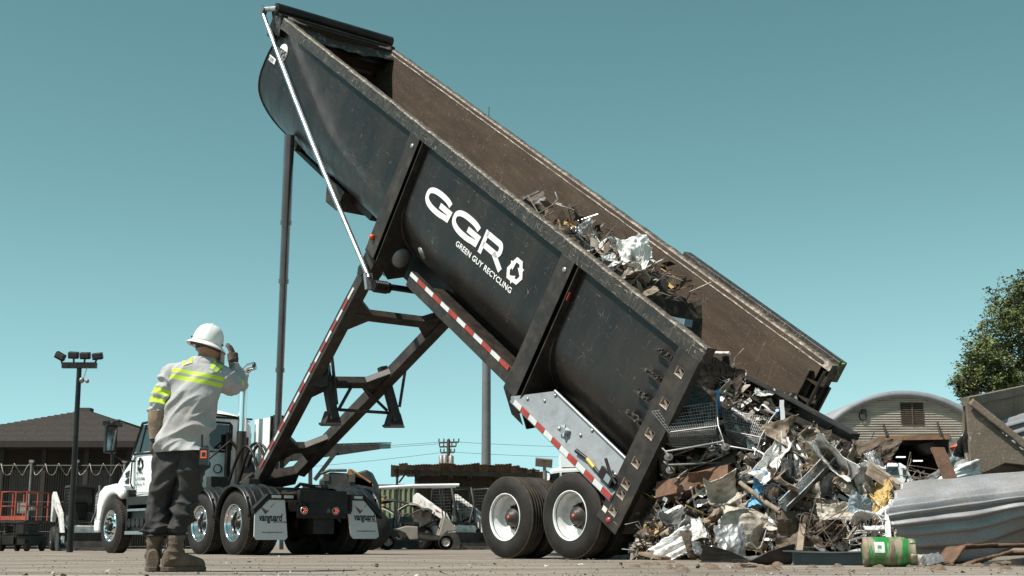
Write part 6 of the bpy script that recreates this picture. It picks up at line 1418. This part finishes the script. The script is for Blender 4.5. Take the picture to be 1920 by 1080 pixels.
# scattered ordinary sheets and bars of the heap
for i in range(95):
    px = RD.uniform(1255, 1695); ty = topy(px); py = ty + (1030 - ty) * RD.uniform(.06, .95)
    if 1235 < px < 1420 and 740 < py < 890 or (px > 1600 and py < 905): continue
    mt = RD.choice((tan, cream, brown, dark, greyc, silver, cream, cream, white, silver, tan))
    o = sheet('scrap_sheet', 'crumpled sheet scrap mixed into the face of the heap', 'sheet metal', px, py, RD.uniform(.16, .44), RD.uniform(.10, .28), RD.uniform(-1.3, 1.3), RD.uniform(-.1, .8), RD.uniform(-.6, .6), mt, RD.uniform(.10, .26), 200 + i, off=RD.uniform(.0, .18), group='sheet scraps in the heap', nu=18, nv=14)
    if not fits(o): bpy.data.objects.remove(o)
for i in range(78):
    px = RD.uniform(1290, 1690); ty = topy(px); py = ty + (1030 - ty) * RD.uniform(.05, .9); a = RD.uniform(-pi, pi); l = RD.uniform(18, 54)
    mt = RD.choice((dark, greyc, silver, tan, cream, white, rust, silver)); k = RD.choice(('tube', 'L', 'C', 'box'))
    beam('scrap_bar', 'narrow bar or pipe sticking out of the heap', 'bar', (px, py, RD.uniform(.05, .2)), (px + l * cos(a), py + l * sin(a) * .8, RD.uniform(0, .22)), k, RD.uniform(.025, .06), RD.uniform(.02, .05), mt, group='bars in the heap', seed=i)
for i in range(14):
    px = RD.uniform(1330, 1690); ty = topy(px); wires('scrap_wire', 'loose springy wire standing off the heap', px, ty + RD.uniform(0, 150), RD.uniform(.12, .3), 9, wirem, 300 + i, off=.15, th=.004, group='loose wires on the heap')
for i in range(34):
    px = RD.uniform(1440, 1695); py = RD.uniform(835 + max(0, px - 1600) * .75, 985)
    o = sheet('scrap_sheet', 'crumpled sheet scrap mixed into the face of the heap', 'sheet metal', px, py, RD.uniform(.14, .26), RD.uniform(.34, .60), RD.uniform(-.9, .9), RD.uniform(.0, .6), RD.uniform(-.7, .7), RD.choice((tan, tan, cream, cream, brown, greyc, white, silver)), RD.uniform(.08, .18), 400 + i, off=RD.uniform(.0, .16), group='sheet scraps in the heap', nu=20, nv=24)
    if not fits(o): bpy.data.objects.remove(o)
for i in range(95):
    px = RD.uniform(1270, 1705); ty = topy(px); py = ty + (1035 - ty) * RD.uniform(.08, 1); L_ = RD.uniform(.12, .4); c0 = pc(px, py, RD.uniform(.08, .24)); d1 = V((RD.gauss(0, 1), RD.gauss(0, .4), RD.gauss(0, .8))).normalized(); d2 = V((RD.gauss(0, 1), RD.gauss(0, .6), RD.gauss(0, 1))).normalized(); ww = RD.uniform(.008, .028); nn_ = V((RD.gauss(0, .5), -1, RD.gauss(0, .5))).normalized(); sd = d1.cross(nn_).normalized()
    mb = MB(); pts = [c0 + d1 * L_ * (t - .5) + d2 * L_ * .5 * sin(t * 3 + i) ** 2 for t in [j / 10 for j in range(11)]]
    mb.add([p + sd * ww * s_ for p in pts for s_ in (-1, 1)], [(2 * j, 2 * j + 1, 2 * j + 3, 2 * j + 2) for j in range(10)])
    o = mb.build('scrap_strip', RD.choice((silver, silver, cream, white, white, greyc, tan)), None, None, sol=.004); tag(o, 'thin bent metal strip curling out of the heap', 'strip', 'thin strips in the heap')
    if not fits(o, 14): bpy.data.objects.remove(o)
# --- shopping carts
def cart(c, ex, label, sc=1.):
    x = V(ex[0]).normalized(); z = V(ex[1]); z = (z - x * z.dot(x)).normalized(); y = z.cross(x)
    M = basis(c, x * sc, y * sc, z * sc); t = thing('shopping_cart', label, 'shopping cart', M=M, group=None)
    CW_ = sm('cart_wire', (.26, .25, .245), rough=.4, metal=.5, var=.15, scale=4)
    Lb, Lt, Wb, Wt, H0, H1 = .62, .82, .36, .50, .42, .82
    def bp(s, u, h):  # side s (-1,1), along u 0..1, height h 0..1
        L0, W0 = Lb + (Lt - Lb) * h, (Wb + (Wt - Wb) * h) * (1 - .22 * u); return V((-.30 + L0 * u - .06 * h * (1 - u), s * W0 / 2, H0 + (H1 - H0) * h + .05 * u * (1 - h)))
    m = MB()
    for h in [i / 8 for i in range(9)]:
        r = .007 if h in (0, 1) else .0048
        m.tube([bp(-1, 0, h), bp(-1, 1, h), bp(1, 1, h), bp(1, 0, h)], r, 4, closed=True)
    for i in range(23):
        u = i / 22
        for s in (-1, 1): m.tube([bp(s, u, 0), bp(s, u, 1)], .0045, 4)
        m.tube([bp(-1, u, 0), bp(1, u, 0)], .0032, 4)
    for i in range(1, 12):
        b = i / 12; m.tube([bp(-1, 1, 0).lerp(bp(1, 1, 0), b), bp(-1, 1, 1).lerp(bp(1, 1, 1), b)], .0032, 4); m.tube([bp(-1, 0, 0).lerp(bp(1, 0, 0), b), bp(-1, 0, 1).lerp(bp(1, 0, 1), b)], .0032, 4); m.tube([bp(-1, 0, 0).lerp(bp(1, 0, 0), b), bp(-1, 1, 0).lerp(bp(1, 1, 0), b)], .0032, 4)
    m.build('basket', CW_, t, M)
    m = MB()
    for s in (-1, 1): m.tube([V((-.40, s * .25, .98)), V((-.36, s * .25, .80)), V((-.34, s * .25, .42)), V((-.38, s * .25, .16)), V((.40, s * .16, .16)), V((.44, s * .16, .22))], .014, 8)
    m.tube([V((.40, -.16, .16)), V((.40, .16, .16))], .014, 8); m.tube([V((-.36, -.25, .18)), V((-.36, .25, .18))], .014, 8); m.tube([V((-.34, -.25, .42)), V((.3, -.17, .46))], .012, 6); m.tube([V((-.34, .25, .42)), V((.3, .17, .46))], .012, 6)
    m.build('frame', CW_, t, M)
    m = MB(); m.tube([V((-.40, -.27, .98)), V((-.40, .27, .98))], .030, 10); m.build('handle', sm('cart_blue', (.05, .27, .62), rough=.4, var=.08), t, M)
    for x0, y0 in ((-.36, -.25), (-.36, .25), (.40, -.16), (.40, .16)):
        m = MB(); m.lathe([(0, -.012), (.05, -.012), (.062, -.008), (.062, .008), (.05, .012), (0, .012)], (x0 - .03, y0, .065), (0, 1, 0), 18); m.bar(V((x0, y0 - .02, .16)), V((x0 - .03, y0 - .02, .06)), .006, .03, (0, 1, 0), 1); m.bar(V((x0, y0 + .02, .16)), V((x0 - .03, y0 + .02, .06)), .006, .03, (0, 1, 0), 1)
        m.lathe([(0, -.014), (.035, -.014), (.035, .014), (0, .014)], (x0 - .03, y0, .065), (0, 1, 0), 14, 0); m.build('caster', [sm('caster_rubber', (.06, .05, .044), rough=.7), CW_], t, M)
    return t
cart(at(1308, 872, 15.05), ((-1, .12, -.10), (.05, .50, .86)), 'wire shopping cart with blue handle, tipped beside the tub corner post', .85)
cart(at(1376, 868, 15.1), ((-.8, .5, .25), (.12, .5, .8)), 'second wire shopping cart, jammed half buried under the first cart', .72)
# --- right foreground
def bil(Lc, Rc, a, s):
    n = len(Lc) - 1; k = s * n; i = min(int(k), n - 1); f = k - i
    l = [Lc[i][j] + (Lc[i + 1][j] - Lc[i][j]) * f for j in range(3)]; r = [Rc[i][j] + (Rc[i + 1][j] - Rc[i][j]) * f for j in range(3)]
    return [l[j] + (r[j] - l[j]) * a for j in range(3)]
Lc = [(1689, 911, 13.35), (1672, 938, 13.02), (1664, 961, 12.86), (1672, 984, 12.84), (1689, 1008, 12.95), (1713, 1041, 13.2)]
Rc = [(2060, 872, 13.3), (2060, 892, 12.9), (2060, 908, 12.7), (2060, 925, 12.66), (2060, 940, 12.8), (2060, 950, 13.1)]
def cs0(a, s):
    n = 5; k = s * n; pts_ = []
    for c_ in (Lc, Rc): pts_.append(crom([V(q) for q in c_], s))
    q = pts_[0].lerp(pts_[1], a)
    if s > .5: q.y += 150 * ((s - .5) / .5) ** 1.3 * (a ** .6) * (1 - a) ** 1.2
    return at(q.x, q.y, q.z) + V((0, .04 * noise.noise(V((a * 5, s * 2, 8))), .03 * noise.noise(V((a * 4, s * 3, 5)))))
def cs(a, s):
    p = cs0(a, s); e = 1e-3; t1 = cs0(min(1, a + e), s) - cs0(a - e if a + e > 1 else a, s); t2 = cs0(a, min(1, s + e)) - cs0(a, s - e if s + e > 1 else s); n_ = t1.cross(t2).normalized()
    if n_.dot(V((0, -1, .3))) < 0: n_ = -n_
    ph = 2 * pi * 8.5 * s + .5 * sin(a * 5); c_ = cos(ph); wv = .021 * (c_ + .25 * c_ ** 3) * (1 + .25 * noise.noise(V((a * 6, s * 5, 0))))
    return p + n_ * wv + V((.03 * noise.noise(V((s * 14, 3, 0))) * max(0, 1 - a * 4), 0, 0))
m = MB(); m.grid(70, 170, cs); o = m.build('corrugated_sheet', cork, None, None, sol=.005); tag(o, 'big curled corrugated zinc sheet lying in front of the steel bucket', 'corrugated sheet')
# loader bucket with sheets
BKT = sm('worn_bucket', (.165, .125, .094), rough=.75, var=.25, scale=3, col2=(.10, .075, .055), mix=.44, scale2=2.5, edge=.2, bump=.3, bscale=30, scr=.3, scr_scale=5)
Yk2 = 14.2; KM = Matrix.Translation(at(1870, 890, Yk2)); KI = KM.inverted(); kk = lambda px, py, Y=Yk2: KI @ at(px, py, Y)
bk = thing('steel_bucket', 'weathered tilted steel bucket holding corrugated sheets at the yard edge', 'bucket', M=KM)
m = MB(); A_, B_, C_ = kk(1812, 753), kk(1822, 893), kk(1955, 893)
m.prism([A_, B_, kk(1850, 884), kk(1885, 868), C_ + V((0, 0, .1))], (0, .05, 0)); m.build('side_plate', BKT, bk, KM, bev=.004)
m = MB(); up_ = (A_ + V((.03, -.02, 0)), C_ + V((0, -.02, .18)))
m.grid(30, 5, lambda a, b: up_[0].lerp(up_[1], a) + V((.05 * (b - .5), -.02 + .0 * b, .06 * (b - .5) + .015 * noise.noise(V((a * 9, b * 2, 1)))))); m.build('lip', BKT, bk, KM, sol=.03)
m = MB(); A2, B2 = kk(1980, 722, 16.3), kk(1990, 860, 16.3)
m.grid(20, 12, lambda a, b: (A_ + V((0, .05, 0))).lerp(A2, a).lerp((B_ + V((0, .05, 0))).lerp(B2, a), b) + V((0, .1 * sin(pi * b), .03 * noise.noise(V((a * 4, b * 3, 0)))))); m.build('back_wall', BKT, bk, KM, sol=.04)
m = MB(); m.bar(A_ + V((0, .03, .0)), A2 + V((0, 0, .03)), .10, .09); m.build('rim', BKT, bk, KM)
m = MB(); m.grid(20, 8, lambda a, b: (kk(1822, 893) + V((0, -.01, 0))).lerp(kk(1990, 905), a) + V((0, .03 + 1.5 * b, -.25 * b * b + .42 * a * (1 - b) * 0 + .0)) + V((0, -.02, (.20 * sin(pi * min(1, a * 1.0)) * (1 - b))))); m.build('floor_plate', dark, bk, KM, sol=.04)
for i in range(4):
    p0, p1 = at(1868 + 9 * i, 803 + 15 * i, 14.75 - .1 * i), at(2000, 765 + 15 * i, 15.2 - .1 * i); m = MB(); d_ = p1 - p0
    m.grid(30, 30, lambda a, b: p0 + d_ * a + V((0, -.16 + .32 * b, .03 + .10 * (b - .5) + .03 * sin(2 * pi * 2 * b))))
    tag(m.build('roofing_sheet', cork, None, None, sol=.005), 'bent corrugated panel stacked inside the steel bucket', 'corrugated sheet', 'corrugated panels in the bucket')
# between heap and bucket
beam('plank', 'rusty wide plank leaning up beside the steel bucket', 'plank', at(1757, 840, 13.9), at(1785, 905, 13.7), 'box', .16, .025, rust, up=(.3, -1, .3), seed=1)
for i, (x0, y0, x1, y1) in enumerate(((1752, 893, 1788, 858), (1760, 896, 1796, 860), (1768, 898, 1803, 866), (1742, 903, 1800, 875), (1737, 900, 1772, 880))):
    beam('conduit', 'shiny light pipe in the bundle behind the corrugated sheet', 'pipe', at(x0, y0, 13.9 + .05 * i), at(x1, y1, 14.1 + .05 * i), 'tube', .055, .05, silver, group='shiny pipes behind the corrugated sheet', seed=i)
sheet('panel', 'white lined panel wedged under the steel bucket', 'panel', 0, 0, .62, .20, .32, .5, 0, white, .04, 111, c=at(1795, 890, 13.75), ribs=2)
m = MB(); m.lathe([(.10, 0), (.11, .0), (.11, .02), (0, .02)], at(1808, 882, 14.0), V((-.3, -1, .25)), 24); tag(m.build('drum_end', [greyc], None, None), 'round drum end beside the white lined panel', 'drum')
wires('wire', 'looping bare wire in front of the hut doorway', 0, 0, .34, 12, wirem, 112, c=at(1735, 878, 13.9), th=.006)
wires('wire', 'second loose wire nest left of the looping bare wire', 0, 0, .22, 14, wirem, 113, c=at(1712, 893, 13.8), th=.005)
m = MB(); P_ = [at(*q, 15.5) for q in ((1795, 836), (1815, 824), (1815, 846), (1800, 843))]; m.prism(P_, (0, .3, 0)); m.bar(at(1796, 834, 15.48), at(1815, 834, 15.48), .01, .012, m=1); tag(m.build('orange_hood', [sm('orange_red', (.60, .09, .025), rough=.5), white], None, None), 'orange red hood with white stripe peeking out behind the bucket', 'machine part')
sheet('bent_sheet', 'dark grey crumpled scrap under the orange hood', 'sheet metal', 0, 0, .26, .20, -.3, .3, .1, greyc, .12, 114, c=at(1797, 856, 14.6))
wires('wire', 'thin upright rod and wire above the right end of the heap', 1655, 855, .2, 6, wirem, 115, off=.1, th=.006)
# steel channel on the ground, keg, bricks, rusty plates
def gp(px, Y, z=0.): return V((xt(px, 1040, Y), Y, z))
beam('steel_channel', 'long blue grey steel tube lying on the ground left of the green keg', 'steel tube', gp(1478, 12.3, .06), gp(1640, 11.6, .06), 'C', .16, .14, sm('blue_steel', (.07, .082, .09), rough=.4, metal=.3, var=.2, scale=3))
kg = thing('green_keg', 'small green metal keg with dusty band lying on its side', 'keg', M=Matrix.Translation(gp(1666, 11.0, .123)) @ Matrix.Rotation(rad(-7), 4, 'Z'))
KG = WM[kg.name]; green = mat('keg_green', (.02, .20, .035), .3, var=.2, scale=6, col2=(.28, .22, .16), mix=.46, scale2=6, edge=.04, stretch=(3, .6, .6), coat=.3)
m = MB(); m.lathe([(0, -.205), (.085, -.205), (.10, -.20), (.118, -.19), (.122, -.17), (.122, .10), (.117, .13), (.10, .16), (.095, .18), (.100, .20), (.100, .205)], (0, 0, 0), (1, 0, 0), 44); m.build('shell', green, kg, KG)
m = MB(); m.lathe([(.100, -.207), (.119, -.197), (.1235, -.18), (.1235, -.172)], (0, 0, 0), (1, 0, 0), 44); m.lathe([(0, .12), (.09, .12)], (0, 0, 0), (1, 0, 0), 30, 1); m.build('rim', [tan, dark], kg, KG)
m = MB()
for a0 in (-.9, 1.2, 3.3): m.grid(8, 3, lambda a, b: V((.16 + .055 * b, .104 * cos(a0 + 1.2 * a), .104 * sin(a0 + 1.2 * a))))
m.build('handle_ring', green, kg, KG, sol=.006)
def cyl(u, v, r=.1235): return V((u, -r * cos(v), r * sin(v)))
m = MB(); m.grid(2, 8, lambda a, b: cyl(-.125 + .08 * a, -.05 + .75 * b)); lb_ = m.build('label', white, kg, KG)
m = MB(); m.grid(2, 5, lambda a, b: cyl(-.10 + .03 * a, .22 + .22 * b, .1245)); m.build('emblem', sm('label_green', (.05, .2, .06), rough=.5), lb_, KG)
for u, v in ((-.115, -.28), (-.065, -.28), (-.115, -.62), (-.065, -.62)): m = MB(); m.lathe([(.011, 0), (.018, 0)], cyl(u, v, .1245), cyl(0, v, 1), 14); m.build('stamp', tan, kg, KG)
m = MB(); m.grid(3, 20, lambda a, b: cyl(.0 + .035 * a + .012 * noise.noise(V((b * 5, 1, 0))), -1.1 + 2.6 * b, .1238)); m.build('dust_band', tan, kg, KG)
sheet('brick', 'white broken block with grey face right of the green keg', 'block', 0, 0, .17, .10, .25, .6, .2, greyc, .02, 121, c=gp(1748, 11.4, .055), th=.06)
sheet('brick', 'small pale rubble lump touching the green keg', 'rubble', 0, 0, .14, .08, 0, .5, -.2, cream, .06, 122, c=gp(1722, 11.6, .05), th=.06)
def plate(path, dep, nm, lb):
    P_ = [at(*q) for q in path]; n = len(P_); mb = MB(); k = 8
    for i in range(n - 1):
        mb.grid(7, k, lambda a, b: P_[i].lerp(P_[i + 1], a) + V((0, dep * b, -.03 * b)) + V((0, 0, .012 * noise.noise(V(((i + a) * 3, b * 4, dep))))))
    o = mb.build(nm, rust, None, None, sol=.022); return tag(o, lb, 'plate')
plate([(1786, 1056, 11.5), (1812, 1022, 11.7), (1872, 1021, 11.8), (2020, 1016, 11.9)], .55, 'rusty_plate', 'long rusty bent plate lying in front of the corrugated sheet')
plate([(1795, 1064, 11.2), (1850, 1046, 11.25), (1900, 1034, 11.3), (2020, 1034, 11.3)], .30, 'rusty_plate', 'second rusty plate folded over the front edge of the long plate')
beam('timber', 'dark board lying on the ground at the frame edge beside the plates', 'board', gp(1905, 11.0, .04), gp(1990, 11.2, .1), 'box', .12, .05, dark)
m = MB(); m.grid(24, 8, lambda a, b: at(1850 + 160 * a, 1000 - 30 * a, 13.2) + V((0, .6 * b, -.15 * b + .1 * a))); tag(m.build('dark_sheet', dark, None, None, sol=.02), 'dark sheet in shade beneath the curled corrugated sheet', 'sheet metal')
# small things on the open ground
def bit(name, label, cat, px, py, w, h, mt, seed, **k):
    Y = CH * F / (py - HOR); return sheet(name, label, cat, 0, 0, w, h, 0, 1.2, .2, mt, .05, seed, c=at(px, py, Y) + V((0, 0, .025)), nu=12, nv=10, **k)
bit('scrap_strip', 'white bent strip on the ground left of the ribbed panel', 'strip', 1172, 1046, .35, .05, white, 131)
bit('scrap_strip', 'short brown rag beside the white bent strip', 'rag', 1190, 1049, .16, .08, brown, 132)
bit('scrap_strip', 'thin dark rod lying flat in front of the steel tube', 'rod', 1400, 1057, .9, .03, dark, 133)
bit('scrap_strip', 'thin pale batten lying flat before the dark rod', 'batten', 1420, 1063, .8, .02, tan, 134)
bit('scrap_strip', 'silver curl on the ground under the steel tube end', 'strip', 1585, 1058, .28, .06, silver, 135)
m = MB(); p = at(1308, 1065, 10.2); m.lathe([(0, 0), (.016, 0), (.016, .02), (0, .02)], p + V((0, 0, .01)), (0, -1, .2), 12); tag(m.build('bottle_cap', dark, None, None), 'small dark round cap lying alone on the dusty ground', 'cap')
m = MB(); m.sphere(at(1386, 1063, 10.5) + V((0, 0, .015)), .028, 10, 0, (1.2, 1, .7)); tag(m.build('pebble', tan, None, None), 'round tan pebble beside the pale batten', 'stone')
rr = random.Random(6)
for i in range(40):
    px = rr.uniform(1190, 1900); py = rr.uniform(1052, 1070); Y = CH * F / (py - HOR); m = MB(); c_ = at(px, py, Y); m.grid(7, 6, lambda a, b: c_ + V(((a - .5) * .10, (b - .5) * .08, max(0, .028 * (1 - (2 * a - 1) ** 2) * (1 - (2 * b - 1) ** 2) + .012 * noise.noise(V((a * 4, b * 4, i)))))))
    tag(m.build('dirt_clod', sm('clod', (.13, .09, .06), rough=.95, var=.3, scale=20), None, None), 'small brown dirt clod on the ground before the heap', 'dirt clod', 'dirt clods on the ground')
# small green weed caught on the far post tip
m = MB()
for i in range(40): p = T(.02 + rr.gauss(0, .03), TW + rr.gauss(0, .03), .12 + rr.gauss(0, .06)); x_ = V((rr.gauss(0, 1), rr.gauss(0, 1), rr.gauss(0, 1))).normalized() * .03; y_ = x_.orthogonal() * .5; m.add([p - x_, p + y_, p + x_, p - y_], [(0, 1, 2, 3)])
tag(m.build('green_leaf', sm('weed', (.10, .22, .03), rough=.6), None, None, fix=False), 'tuft of green leaves caught on the tip of the far rear post', 'leaves')
